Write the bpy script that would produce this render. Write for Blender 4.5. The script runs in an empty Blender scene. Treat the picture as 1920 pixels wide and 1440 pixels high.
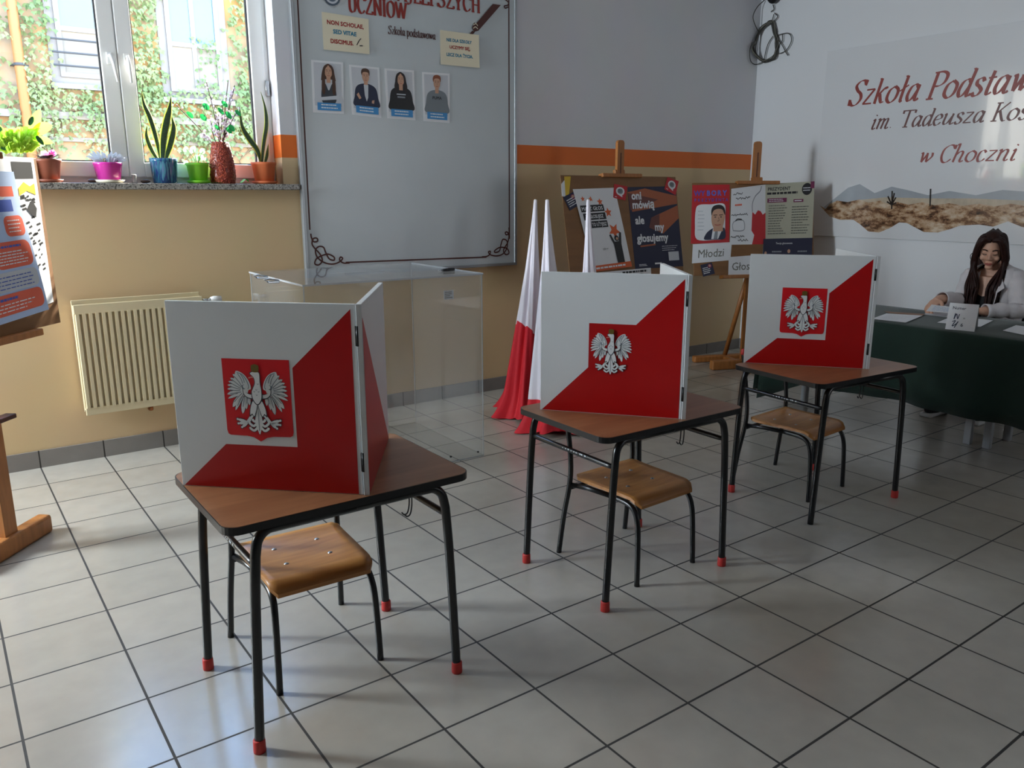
import bpy, bmesh, math, random
from mathutils import Vector as V, Matrix

random.seed(7)
C = bpy.context.scene
COL = C.collection
PI = math.pi

# ------------------------------------------------------------------ camera
F_PX = 1500.95
CAM = V((-0.37353, -5.12463, 1.52570))
RX, RZ, RY = 1.337728, -0.628115, -0.000914
CAM_R = (Matrix.Rotation(RZ, 3, 'Z') @ Matrix.Rotation(RX, 3, 'X') @ Matrix.Rotation(RY, 3, 'Z'))
cam_d = bpy.data.cameras.new('camera')
cam_d.sensor_width = 36.0
cam_d.lens = 36.0 * F_PX / 1920.0
cam_d.clip_start = 0.05
cam_d.clip_end = 200
cam = bpy.data.objects.new('camera', cam_d)
cam.matrix_world = Matrix.Translation(CAM) @ CAM_R.to_4x4()
COL.objects.link(cam)
C.camera = cam

# ------------------------------------------------------------------ light
world = bpy.data.worlds.new('sky')
C.world = world
world.use_nodes = True
wn = world.node_tree
wn.nodes.clear()
w_out = wn.nodes.new('ShaderNodeOutputWorld')
w_bg = wn.nodes.new('ShaderNodeBackground')
w_tc = wn.nodes.new('ShaderNodeTexCoord')
w_sp = wn.nodes.new('ShaderNodeSeparateXYZ')
w_rp = wn.nodes.new('ShaderNodeValToRGB')            # pale warm horizon, clear blue overhead
w_rp.color_ramp.elements[0].position = 0.12
w_rp.color_ramp.elements[0].color = (1.0, 0.94, 0.84, 1)
w_rp.color_ramp.elements[1].position = 0.58
w_rp.color_ramp.elements[1].color = (0.26, 0.52, 1.0, 1)
wn.links.new(w_tc.outputs['Generated'], w_sp.inputs[0])
wn.links.new(w_sp.outputs['Z'], w_rp.inputs[0])
wn.links.new(w_rp.outputs[0], w_bg.inputs['Color'])
w_bg.inputs['Strength'].default_value = 7.8
wn.links.new(w_bg.outputs[0], w_out.inputs[0])

SUN_DIR = V((0.582, 0.492, 0.505)).normalized()
sun_d = bpy.data.lights.new('sun', 'SUN')
sun_d.energy = 46.0
sun_d.angle = math.radians(0.6)
sun_d.color = (1.0, 0.93, 0.80)
sun = bpy.data.objects.new('sun', sun_d)
sun.rotation_euler = SUN_DIR.to_track_quat('Z', 'Y').to_euler()
sun.location = (12, 9, 12)
COL.objects.link(sun)


def area(name, loc, target, sx, sy, power, color=(1, 1, 1), portal=False, spread=180):
    d = bpy.data.lights.new(name, 'AREA')
    d.shape = 'RECTANGLE'
    d.size = sx
    d.size_y = sy
    d.energy = power
    d.color = color
    d.spread = math.radians(spread)
    if portal:
        d.cycles.is_portal = True
    o = bpy.data.objects.new(name, d)
    o.location = loc
    o.rotation_euler = (V(target) - V(loc)).to_track_quat('-Z', 'Y').to_euler()
    COL.objects.link(o)
    return o


# window seen in the photo: sky portal; the left window lies outside the frame, the rear lamp is an added fill
area('window_portal', (0.67, 0.30, 2.33), (0.67, -3, 2.33), 1.9, 1.6, 1, portal=True)
area('daylight_left_window', (-2.55, -0.38, 2.0), (0.6, -0.95, 1.9), 0.7, 1.5, 258, (0.80, 0.92, 1.0))
area('rear_fill_light', (5.0, -7.9, 2.0), (2.6, 0, 2.6), 2.4, 1.5, 10.5, (0.95, 0.97, 1.0), spread=75)  # added narrow fill to lift the back wall; no window known there

C.view_settings.view_transform = 'Standard'
C.view_settings.look = 'None'
C.view_settings.gamma = 1.0
C.view_settings.use_curve_mapping = False
C.view_settings.exposure = 0.10
try:
    C.cycles.max_bounces = 8
    C.cycles.diffuse_bounces = 5
    C.cycles.glossy_bounces = 4
    C.cycles.transmission_bounces = 8
    C.cycles.transparent_max_bounces = 16
    C.cycles.caustics_reflective = False
    C.cycles.caustics_refractive = False
    C.cycles.sample_clamp_indirect = 8.0
except Exception:
    pass


# ------------------------------------------------------------------ pixel -> place (a point of the photo on a real plane)
def ray(u, v):
    return (CAM_R @ V(((u - 960) / F_PX, (720 - v) / F_PX, -1.0))).normalized()


def on_z(u, v, z=0.0):
    d = ray(u, v)
    return CAM + d * ((z - CAM.z) / d.z)


def on_y(u, v, y):
    d = ray(u, v)
    return CAM + d * ((y - CAM.y) / d.y)


def on_x(u, v, x):
    d = ray(u, v)
    return CAM + d * ((x - CAM.x) / d.x)


def on_pl(u, v, p, n):
    d = ray(u, v)
    n = V(n)
    return CAM + d * ((V(p) - CAM).dot(n) / d.dot(n))


# ------------------------------------------------------------------ materials
def lin(c):
    if isinstance(c, str):
        c = [int(c[i:i + 2], 16) / 255 for i in (0, 2, 4)]
    return tuple((x / 12.92 if x <= 0.04045 else ((x + 0.055) / 1.055) ** 2.4) for x in c)


def new_mat(name):
    m = bpy.data.materials.new(name)
    m.use_nodes = True
    nt = m.node_tree
    return m, nt, nt.nodes['Principled BSDF']


def mat(name, col, rough=0.55, metal=0.0, spec=0.5, noise=0.0, nscale=8.0, stretch=None, bump=0.0, trans=0.0, sheen=0.0, coat=0.0, col2=None, sub=0.0):
    m, nt, b = new_mat(name)
    c = lin(col)
    b.inputs['Roughness'].default_value = rough
    b.inputs['Metallic'].default_value = metal
    b.inputs['Specular IOR Level'].default_value = spec
    b.inputs['Coat Weight'].default_value = coat
    b.inputs['Sheen Weight'].default_value = sheen
    b.inputs['Base Color'].default_value = (*c, 1)
    if trans:
        b.inputs['Transmission Weight'].default_value = trans
    if noise or bump:
        tc = nt.nodes.new('ShaderNodeTexCoord')
        mp = nt.nodes.new('ShaderNodeMapping')
        if stretch:
            mp.inputs['Scale'].default_value = stretch
        nt.links.new(tc.outputs['Object'], mp.inputs[0])
        n = nt.nodes.new('ShaderNodeTexNoise')
        n.inputs['Scale'].default_value = nscale
        n.inputs['Detail'].default_value = 4
        nt.links.new(mp.outputs[0], n.inputs['Vector'])
        if noise:
            r = nt.nodes.new('ShaderNodeValToRGB')
            d = lin(col2) if col2 else tuple(x * (1 - noise) for x in c)
            r.color_ramp.elements[0].position = 0.35
            r.color_ramp.elements[0].color = (*d, 1)
            r.color_ramp.elements[1].position = 0.65
            r.color_ramp.elements[1].color = (*c, 1)
            nt.links.new(n.outputs['Fac'], r.inputs[0])
            nt.links.new(r.outputs[0], b.inputs['Base Color'])
        if bump:
            bp = nt.nodes.new('ShaderNodeBump')
            bp.inputs['Strength'].default_value = bump
            bp.inputs['Distance'].default_value = 0.01
            nt.links.new(n.outputs['Fac'], bp.inputs['Height'])
            nt.links.new(bp.outputs[0], b.inputs['Normal'])
    return m


def thin_glass(name, tint=(1, 1, 1), refl=1.0, rough=0.0, haze=0.0):
    """clear sheet: lets light through, mirrors more at a slant"""
    m = bpy.data.materials.new(name)
    m.use_nodes = True
    nt = m.node_tree
    nt.nodes.clear()
    out = nt.nodes.new('ShaderNodeOutputMaterial')
    tr = nt.nodes.new('ShaderNodeBsdfTransparent')
    tr.inputs[0].default_value = (*tint, 1)
    gl = nt.nodes.new('ShaderNodeBsdfGlossy')
    gl.inputs['Roughness'].default_value = rough
    fr = nt.nodes.new('ShaderNodeFresnel')
    ge = nt.nodes.new('ShaderNodeNewGeometry')
    ior = nt.nodes.new('ShaderNodeMapRange')          # same reflectance on both faces of the sheet
    ior.inputs['To Min'].default_value = 1.5
    ior.inputs['To Max'].default_value = 1 / 1.5
    nt.links.new(ge.outputs['Backfacing'], ior.inputs['Value'])
    nt.links.new(ior.outputs[0], fr.inputs[0])
    mu = nt.nodes.new('ShaderNodeMath')
    mu.operation = 'MULTIPLY'
    mu.inputs[1].default_value = refl
    nt.links.new(fr.outputs[0], mu.inputs[0])
    mx = nt.nodes.new('ShaderNodeMixShader')
    nt.links.new(mu.outputs[0], mx.inputs[0])
    nt.links.new(tr.outputs[0], mx.inputs[1])
    nt.links.new(gl.outputs[0], mx.inputs[2])
    if haze:
        df = nt.nodes.new('ShaderNodeBsdfDiffuse')
        df.inputs[0].default_value = (0.8, 0.8, 0.8, 1)
        m2 = nt.nodes.new('ShaderNodeMixShader')
        m2.inputs[0].default_value = haze
        nt.links.new(mx.outputs[0], m2.inputs[1])
        nt.links.new(df.outputs[0], m2.inputs[2])
        mx = m2
    nt.links.new(mx.outputs[0], out.inputs[0])
    return m


M = {}
M['white_paint'] = mat('white_paint', 'd8d8da', 0.6)
M['pvc'] = mat('white_pvc', 'f3f2ef', 0.35)
M['gasket'] = mat('black_gasket', '23262c', 0.6)
M['glass'] = thin_glass('window_glass', (0.98, 0.99, 0.99), 0.6)
M['acrylic'] = thin_glass('clear_acrylic', (0.955, 0.96, 0.955), 0.8, 0.02, 0.045)
M['acrylic_edge'] = mat('acrylic_edge', 'c9d2dc', 0.2)
M['terrazzo'] = None
M['black_tube'] = mat('black_enamelled_tube', '0b0d10', 0.28, 0.0, 0.6)
M['black_edge'] = mat('black_edge_band', '101216', 0.32)
M['red_cap'] = mat('red_rubber', 'c23430', 0.5)
M['black_rubber'] = mat('black_rubber', '141414', 0.7)
M['steel'] = mat('steel', 'b8bcc0', 0.3, 0.9)
M['chip'] = mat('chipped_paint', 'cfd6dc', 0.5)
M['panel_white'] = mat('white_board', 'dfe2e4', 0.38, noise=0.04, nscale=3)
M['panel_red'] = mat('red_print', 'b2060b', 0.36)
M['eagle_white'] = mat('eagle_white', 'e6e9ea', 0.4)
M['eagle_dark'] = mat('eagle_outline', '3a4148', 0.4)
M['eagle_gold'] = mat('eagle_gold', '6c5a22', 0.4)
M['shield_red'] = mat('shield_red', 'd51620', 0.36)
M['paper'] = mat('white_paper', 'e8e9ec', 0.7)
M['cream'] = mat('cream_paper', 'e9dfc4', 0.7)
M['alu'] = mat('aluminium', 'a9adb0', 0.4, 0.7)
M['brown_print'] = mat('brown_print', '4a1a12', 0.5)
M['red_text'] = mat('red_text', '8f2318', 0.5)
M['sign_text'] = mat('sign_text', '86281b', 0.45)
M['sign_text_dark'] = mat('sign_text_dark', '5c2a24', 0.45)
M['teal_text'] = mat('teal_text', '2a7f9c', 0.5)
M['maroon_text'] = mat('maroon_text', 'a5302a', 0.5)
M['caption_blue'] = mat('caption_blue', '3f8fcb', 0.5)
M['black_print'] = mat('black_print', '16161a', 0.5)
M['navy'] = mat('navy_print', '14183a', 0.5)
M['navy2'] = mat('navy_cloth_print', '1b2440', 0.5)
M['grey_print'] = mat('grey_print', '8b9096', 0.5)
M['lightgrey_print'] = mat('light_grey_print', 'c9ccd2', 0.5)
M['skin_print'] = mat('skin_print', 'c99b80', 0.5)
M['hair_brown_print'] = mat('hair_brown_print', '4a2c1c', 0.5)
M['hair_dark_print'] = mat('hair_dark_print', '241818', 0.5)
M['hair_red_print'] = mat('hair_red_print', '8a4a2a', 0.5)
M['orange_print'] = mat('orange_print', 'd9602c', 0.5)
M['red_poster'] = mat('red_poster', 'c01420', 0.5)
M['violet_text'] = mat('violet_text', '5a4ab0', 0.5)
M['blue_text'] = mat('blue_text', '4a6ad0', 0.5)
M['purple_print'] = mat('purple_print', '7a2050', 0.5)
M['olive_paper'] = mat('pale_olive_paper', 'bdbba6', 0.6)
M['text_grey'] = mat('text_grey', '77776e', 0.5)
M['yellow_print'] = mat('yellow_print', 'd9b52c', 0.5)
M['lightblue_print'] = mat('light_blue_print', 'bcd0f2', 0.5)
M['blue_print'] = mat('blue_print', '4a62b8', 0.5)
M['salmon_print'] = mat('salmon_print', 'e8694e', 0.5)
M['dkorange_print'] = mat('copper_print', 'a85a34', 0.5)
M['copper_dark'] = mat('dark_copper_print', '6b3a34', 0.5)
M['hardboard'] = mat('brown_hardboard', '8a6038', 0.6, noise=0.18, nscale=3, stretch=(1, 1, 6))
M['easel_wood'] = mat('easel_wood', 'b07038', 0.45, noise=0.22, nscale=6, stretch=(8, 8, 1))
M['easel_dark'] = mat('easel_wood_dark', '5a2c18', 0.5, noise=0.2, nscale=6)
M['beige_enamel'] = mat('beige_enamel', 'd8c9a4', 0.4)
M['chrome'] = mat('chrome', 'd0d2d4', 0.15, 1.0)
M['copper'] = mat('copper', 'a0623a', 0.35, 0.8)
M['flag_white'] = mat('flag_white', 'e6e0e6', 0.75, sheen=0.2)
M['flag_red'] = mat('flag_red', 'd0202e', 0.7, sheen=0.2)
M['pole'] = mat('flag_pole', 'd9d2c4', 0.5)
M['green_cloth'] = mat('green_cloth', '0a291e', 0.85, noise=0.12, nscale=20, sheen=0.15)
M['table_leg'] = mat('white_table_leg', 'a8abb0', 0.4)
M['skin'] = mat('skin', 'd0a188', 0.5, noise=0.06, nscale=14)
M['lips'] = mat('lips', 'a4584e', 0.45)
M['hair'] = mat('dark_brown_hair', '2e140e', 0.5, spec=0.25, noise=0.4, nscale=30, stretch=(6, 6, 0.6))
M['jacket'] = mat('off_white_blazer', 'd6d0d2', 0.8, noise=0.06, nscale=16)
M['black_top'] = mat('black_top', '121114', 0.8)
M['trousers'] = mat('dark_trousers', '17171b', 0.8)
M['shoe_white'] = mat('shoe_sole', 'd8d8d8', 0.5)
M['soil'] = mat('soil', '3a2a20', 0.9)
M['cable'] = mat('dark_cable', '3a3833', 0.5)
M['cable_light'] = mat('grey_cable', '6a675c', 0.5)
M['black_plastic'] = mat('black_plastic', '0c0c0e', 0.35)


def wood(name, c1, c2, rough, axis='x', scale=3.0):
    m, nt, b = new_mat(name)
    tc = nt.nodes.new('ShaderNodeTexCoord')
    mp = nt.nodes.new('ShaderNodeMapping')
    mp.inputs['Scale'].default_value = (1, 9, 9) if axis == 'x' else (9, 1, 9)
    nt.links.new(tc.outputs['Object'], mp.inputs[0])
    n = nt.nodes.new('ShaderNodeTexNoise')
    n.inputs['Scale'].default_value = scale
    n.inputs['Detail'].default_value = 8
    n.inputs['Distortion'].default_value = 0.8
    nt.links.new(mp.outputs[0], n.inputs['Vector'])
    r = nt.nodes.new('ShaderNodeValToRGB')
    r.color_ramp.elements[0].position = 0.3
    r.color_ramp.elements[0].color = (*lin(c2), 1)
    r.color_ramp.elements[1].position = 0.7
    r.color_ramp.elements[1].color = (*lin(c1), 1)
    nt.links.new(n.outputs['Fac'], r.inputs[0])
    nt.links.new(r.outputs[0], b.inputs['Base Color'])
    b.inputs['Roughness'].default_value = rough
    return m


M['laminate'] = wood('brown_laminate', '9c6c4a', '84563a', 0.3, 'x', 2.2)
M['seat_ply'] = wood('worn_plywood_seat', 'c98e50', 'a46a36', 0.3, 'x', 2.6)


def wall_material():
    m, nt, b = new_mat('painted_wall_with_orange_stripe')
    tc = nt.nodes.new('ShaderNodeTexCoord')
    sp = nt.nodes.new('ShaderNodeSeparateXYZ')
    nt.links.new(tc.outputs['Object'], sp.inputs[0])

    def gt(v):
        g = nt.nodes.new('ShaderNodeMath')
        g.operation = 'GREATER_THAN'
        g.inputs[1].default_value = v
        nt.links.new(sp.outputs['Z'], g.inputs[0])
        return g
    m1 = nt.nodes.new('ShaderNodeMixRGB')
    m1.inputs[1].default_value = (*lin('d9bd92'), 1)
    m1.inputs[2].default_value = (*lin('e8701c'), 1)
    nt.links.new(gt(1.752).outputs[0], m1.inputs[0])
    m2 = nt.nodes.new('ShaderNodeMixRGB')
    m2.inputs[2].default_value = (*lin('dedee2'), 1)
    nt.links.new(gt(1.892).outputs[0], m2.inputs[0])
    nt.links.new(m1.outputs[0], m2.inputs[1])
    n = nt.nodes.new('ShaderNodeTexNoise')
    n.inputs['Scale'].default_value = 2.5
    n.inputs['Detail'].default_value = 5
    nt.links.new(tc.outputs['Object'], n.inputs['Vector'])
    m3 = nt.nodes.new('ShaderNodeMixRGB')
    m3.blend_type = 'MULTIPLY'
    m3.inputs[0].default_value = 0.12
    nt.links.new(m2.outputs[0], m3.inputs[1])
    nt.links.new(n.outputs['Color'], m3.inputs[2])
    nt.links.new(m3.outputs[0], b.inputs['Base Color'])
    b.inputs['Roughness'].default_value = 0.5
    return m


def tiles(name, c1, c2, grout, w, h, mortar, rough, plane='xy', bump=0.25, off=(0, 0), spec=0.5):
    m, nt, b = new_mat(name)
    tc = nt.nodes.new('ShaderNodeTexCoord')
    mp = nt.nodes.new('ShaderNodeMapping')
    mp.inputs['Location'].default_value = (off[0], off[1], 0)
    if plane == 'xz':
        mp.inputs['Rotation'].default_value = (-PI / 2, 0, 0)
    if plane == 'yz':
        mp.inputs['Rotation'].default_value = (PI / 2, 0, PI / 2)
    nt.links.new(tc.outputs['Object'], mp.inputs[0])
    br = nt.nodes.new('ShaderNodeTexBrick')
    br.offset = 0.0
    br.squash = 1.0
    br.inputs['Color1'].default_value = (*lin(c1), 1)
    br.inputs['Color2'].default_value = (*lin(c2), 1)
    br.inputs['Mortar'].default_value = (*lin(grout), 1)
    br.inputs['Scale'].default_value = 1.0
    br.inputs['Mortar Size'].default_value = mortar
    br.inputs['Mortar Smooth'].default_value = 0.15
    br.inputs['Brick Width'].default_value = w
    br.inputs['Row Height'].default_value = h
    nt.links.new(mp.outputs[0], br.inputs['Vector'])
    n = nt.nodes.new('ShaderNodeTexNoise')
    n.inputs['Scale'].default_value = 9
    n.inputs['Detail'].default_value = 6
    nt.links.new(tc.outputs['Object'], n.inputs['Vector'])
    mx = nt.nodes.new('ShaderNodeMixRGB')
    mx.blend_type = 'MULTIPLY'
    mx.inputs[0].default_value = 0.22
    nt.links.new(br.outputs['Color'], mx.inputs[1])
    nt.links.new(n.outputs['Fac'], mx.inputs[2])
    nt.links.new(mx.outputs[0], b.inputs['Base Color'])
    b.inputs['Specular IOR Level'].default_value = spec
    rr = nt.nodes.new('ShaderNodeMapRange')
    rr.inputs['To Min'].default_value = rough
    rr.inputs['To Max'].default_value = 0.8
    nt.links.new(br.outputs['Fac'], rr.inputs[0])
    nt.links.new(rr.outputs[0], b.inputs['Roughness'])
    bp = nt.nodes.new('ShaderNodeBump')
    bp.invert = True
    bp.inputs['Strength'].default_value = bump
    bp.inputs['Distance'].default_value = 0.004
    nt.links.new(br.outputs['Fac'], bp.inputs['Height'])
    nt.links.new(bp.outputs[0], b.inputs['Normal'])
    return m


TILE = 0.335
M['wall'] = wall_material()
M['floor'] = tiles('beige_floor_tiles', 'bdb6ab', 'b5aea3', '302c29', TILE, TILE, 0.0042, 0.20, spec=0.85)
M['skirting'] = tiles('grey_skirting_tiles', '8f8a86', '857f7b', '3a3632', TILE, 4.0, 0.004, 0.35, 'xz', 0.2, (0, 2.0))


def speckle(name, c1, c2, c3, scale):
    m, nt, b = new_mat(name)
    tc = nt.nodes.new('ShaderNodeTexCoord')
    vo = nt.nodes.new('ShaderNodeTexVoronoi')
    vo.inputs['Scale'].default_value = scale
    nt.links.new(tc.outputs['Object'], vo.inputs['Vector'])
    r = nt.nodes.new('ShaderNodeValToRGB')
    r.color_ramp.interpolation = 'CONSTANT'
    e = r.color_ramp.elements
    e[0].position = 0
    e[0].color = (*lin(c2), 1)
    e[1].position = 0.25
    e[1].color = (*lin(c1), 1)
    x = e.new(0.7)
    x.color = (*lin(c3), 1)
    sep = nt.nodes.new('ShaderNodeSeparateColor')
    nt.links.new(vo.outputs['Color'], sep.inputs[0])
    nt.links.new(sep.outputs[0], r.inputs[0])
    nt.links.new(r.outputs[0], b.inputs['Base Color'])
    b.inputs['Roughness'].default_value = 0.35
    return m


M['terrazzo'] = speckle('terrazzo_sill', '8d8983', '55524e', 'a6a198', 150)


# ------------------------------------------------------------------ mesh helpers
def axes(o, u, v):
    o, u, v = V(o), V(u).normalized(), V(v).normalized()
    return o, u, v, u.cross(v).normalized()


WORLD = axes((0, 0, 0), (1, 0, 0), (0, 1, 0))


def catmull(pts, n=8, closed=False):
    pts = [V(p) for p in pts]
    out = []
    L = len(pts)
    segs = L if closed else L - 1
    for i in range(segs):
        p1, p2 = pts[i % L], pts[(i + 1) % L]
        p0 = pts[(i - 1) % L] if (closed or i > 0) else p1 * 2 - p2
        p3 = pts[(i + 2) % L] if (closed or i + 2 < L) else p2 * 2 - p1
        for k in range(n):
            t = k / n
            out.append(0.5 * ((2 * p1) + (p2 - p0) * t + (2 * p0 - 5 * p1 + 4 * p2 - p3) * t * t + (3 * p1 - p0 - 3 * p2 + p3) * t ** 3))
    if not closed:
        out.append(pts[-1])
    return out


class MB:
    def __init__(s):
        s.v, s.f, s.m, s.sm = [], [], [], []

    def add(s, vs, fs, mi=0, smooth=False):
        b = len(s.v)
        s.v.extend(V(p) for p in vs)
        for f in fs:
            s.f.append(tuple(i + b for i in f))
            s.m.append(mi)
            s.sm.append(smooth)
        return s

    def box(s, x0, x1, y0, y1, z0, z1, mi=0, ax=None):
        vs = [(x, y, z) for z in (z0, z1) for y in (y0, y1) for x in (x0, x1)]
        if ax:
            o, u, v, n = ax
            vs = [o + u * p[0] + v * p[1] + n * p[2] for p in vs]
        return s.add(vs, [(0, 2, 3, 1), (4, 5, 7, 6), (0, 1, 5, 4), (2, 6, 7, 3), (0, 4, 6, 2), (1, 3, 7, 5)], mi)

    def rbox(s, x0, x1, y0, y1, z0, z1, r=0.004, mi=0, ax=None, seg=2):
        bm = bmesh.new()
        bmesh.ops.create_cube(bm, size=1)
        for q in bm.verts:
            q.co = V(((x0 + x1) / 2 + q.co.x * (x1 - x0), (y0 + y1) / 2 + q.co.y * (y1 - y0), (z0 + z1) / 2 + q.co.z * (z1 - z0)))
        bmesh.ops.bevel(bm, geom=bm.edges[:], offset=r, segments=seg, affect='EDGES', profile=0.5)
        bm.verts.index_update()
        vs = [q.co.copy() for q in bm.verts]
        fs = [[q.index for q in f.verts] for f in bm.faces]
        bm.free()
        if ax:
            o, u, v, n = ax
            vs = [o + u * p[0] + v * p[1] + n * p[2] for p in vs]
        return s.add(vs, fs, mi)

    def tube(s, pts, r, n=10, mi=0, closed=False, caps=True, flat=1.0, up=None):
        pts = [V(p) for p in pts]
        L = len(pts)
        rs = r if isinstance(r, (list, tuple)) else [r] * L
        ts = []
        for i in range(L):
            a = pts[(i - 1) % L] if (closed or i > 0) else pts[i]
            b = pts[(i + 1) % L] if (closed or i < L - 1) else pts[i]
            t = b - a
            ts.append(t.normalized() if t.length > 1e-9 else V((0, 0, 1)))
        a = V(up) if up else (V((0, 0, 1)) if abs(ts[0].z) < 0.9 else V((1, 0, 0)))
        nx = (a - ts[0] * a.dot(ts[0])).normalized()
        vs, fs = [], []
        for i in range(L):
            nx = (nx - ts[i] * nx.dot(ts[i]))
            nx = nx.normalized() if nx.length > 1e-9 else ts[i].orthogonal().normalized()
            ny = ts[i].cross(nx)
            for k in range(n):
                an = 2 * PI * k / n
                vs.append(pts[i] + nx * (math.cos(an) * rs[i] * flat) + ny * (math.sin(an) * rs[i]))
        for i in range(L if closed else L - 1):
            j = (i + 1) % L
            for k in range(n):
                k2 = (k + 1) % n
                fs.append((i * n + k, i * n + k2, j * n + k2, j * n + k))
        s.add(vs, fs, mi, True)
        if caps and not closed:
            b = len(s.v) - len(vs)
            s.f.append(tuple(b + k for k in range(n))[::-1])
            s.m.append(mi)
            s.sm.append(False)
            s.f.append(tuple(b + (L - 1) * n + k for k in range(n)))
            s.m.append(mi)
            s.sm.append(False)
        return s

    def lathe(s, prof, c=(0, 0, 0), n=28, mi=0, smooth=True, wob=None, ax=None):
        vs, fs = [], []
        for i, (r, z) in enumerate(prof):
            for k in range(n):
                a = 2 * PI * k / n
                rr = r * (wob(a, z) if wob else 1)
                p = V((math.cos(a) * rr, math.sin(a) * rr, z))
                vs.append(ax[0] + ax[1] * p.x + ax[2] * p.y + ax[3] * p.z if ax else V(c) + p)
        for i in range(len(prof) - 1):
            for k in range(n):
                k2 = (k + 1) % n
                fs.append((i * n + k, i * n + k2, (i + 1) * n + k2, (i + 1) * n + k))
        s.add(vs, fs, mi, smooth)
        b = len(s.v) - len(vs)
        for e, rev in ((0, True), (len(prof) - 1, False)):
            if prof[e][0] > 1e-5:
                f = [b + e * n + k for k in range(n)]
                s.f.append(tuple(f[::-1] if rev else f))
                s.m.append(mi)
                s.sm.append(False)
        return s

    def ell(s, c, r, mi=0, ax=None, n=16, m=10, fn=None):
        vs, fs = [], []
        for i in range(m + 1):
            th = PI * i / m
            for k in range(n):
                a = 2 * PI * k / n
                p = V((math.sin(th) * math.cos(a), math.sin(th) * math.sin(a), math.cos(th)))
                if fn:
                    p = fn(p)
                p = V((p.x * r[0], p.y * r[1], p.z * r[2]))
                vs.append(V(c) + (ax[1] * p.x + ax[2] * p.y + ax[3] * p.z if ax else p))
        for i in range(m):
            for k in range(n):
                k2 = (k + 1) % n
                fs.append((i * n + k, (i + 1) * n + k, (i + 1) * n + k2, i * n + k2))
        return s.add(vs, fs, mi, True)

    def prism(s, poly, ax, d, mi=0, side=None):
        """outline in the (u, v) plane, thickness d along n (front face at +d)"""
        o, u, v, n = ax
        k = len(poly)
        vs = [o + u * p[0] + v * p[1] for p in poly] + [o + u * p[0] + v * p[1] + n * d for p in poly]
        a = sum(poly[i][0] * poly[(i + 1) % k][1] - poly[(i + 1) % k][0] * poly[i][1] for i in range(k))
        idx = list(range(k)) if a > 0 else list(range(k))[::-1]
        s.add(vs, [tuple(i + k for i in idx)], mi)
        b = len(s.v) - len(vs)
        s.f.append(tuple(b + i for i in idx[::-1]))
        s.m.append(mi)
        s.sm.append(False)
        for q in range(k):
            i, j = idx[q], idx[(q + 1) % k]
            s.f.append((b + i, b + j, b + j + k, b + i + k))
            s.m.append(mi if side is None else side)
            s.sm.append(False)
        return s

    def build(s, name, mats, parent=None, local=False):
        me = bpy.data.meshes.new(name)
        me.from_pydata([tuple(p) for p in s.v], [], s.f)
        if not isinstance(mats, (list, tuple)):
            mats = [mats]
        for m in mats:
            me.materials.append(m)
        me.polygons.foreach_set('material_index', s.m)
        me.polygons.foreach_set('use_smooth', s.sm)
        me.update()
        o = bpy.data.objects.new(name, me)
        COL.objects.link(o)
        if parent is not None:
            o.parent = parent
            if not local:
                o.matrix_parent_inverse = WM[parent.name].inverted()
                WM[o.name] = Matrix.Identity(4)
            else:
                WM[o.name] = WM[parent.name].copy()
        else:
            WM[o.name] = Matrix.Identity(4)
        return o


WM = {}


def tag(o, label=None, cat=None, group=None, kind=None):
    if label:
        o['label'] = label
    if cat:
        o['category'] = cat
    if group:
        o['group'] = group
    if kind:
        o['kind'] = kind
    return o


def thing(name, label, cat, loc=(0, 0, 0), rz=0.0, group=None):
    o = bpy.data.objects.new(name, None)
    o.empty_display_size = 0.05
    o.location = loc
    o.rotation_euler = (0, 0, rz)
    COL.objects.link(o)
    WM[o.name] = Matrix.Translation(V(loc)) @ Matrix.Rotation(rz, 4, 'Z')
    return tag(o, label, cat, group)


def copy_tree(o, parent=None):
    c = o.copy()
    COL.objects.link(c)
    if parent is not None:
        c.parent = parent
    WM[c.name] = WM[o.name].copy()
    for ch in list(o.children):
        copy_tree(ch, c)
    return c


def struct(name, mb, m):
    return tag(mb.build(name, m), kind='structure')


# ------------------------------------------------------------------ flat printing: polygons and lettering on a frame
_TXT = {}


def glyphs(body, size, shear=0.0, bold=0.0, align='CENTER', sx=1.0):
    key = (body, shear, bold, align)
    if key not in _TXT:
        cu = bpy.data.curves.new('lettering', 'FONT')
        cu.body = body
        cu.size = 1.0
        cu.shear = shear
        cu.offset = bold
        cu.align_x = align
        cu.resolution_u = 2
        ob = bpy.data.objects.new('lettering', cu)
        COL.objects.link(ob)
        dg = bpy.context.evaluated_depsgraph_get()
        me = bpy.data.meshes.new_from_object(ob.evaluated_get(dg))
        _TXT[key] = ([(q.co.x, q.co.y) for q in me.vertices], [tuple(p.vertices) for p in me.polygons])
        bpy.data.objects.remove(ob)
        bpy.data.curves.remove(cu)
        bpy.data.meshes.remove(me)
    vs, fs = _TXT[key]
    return [(x * size * sx, y * size) for x, y in vs], fs


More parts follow.
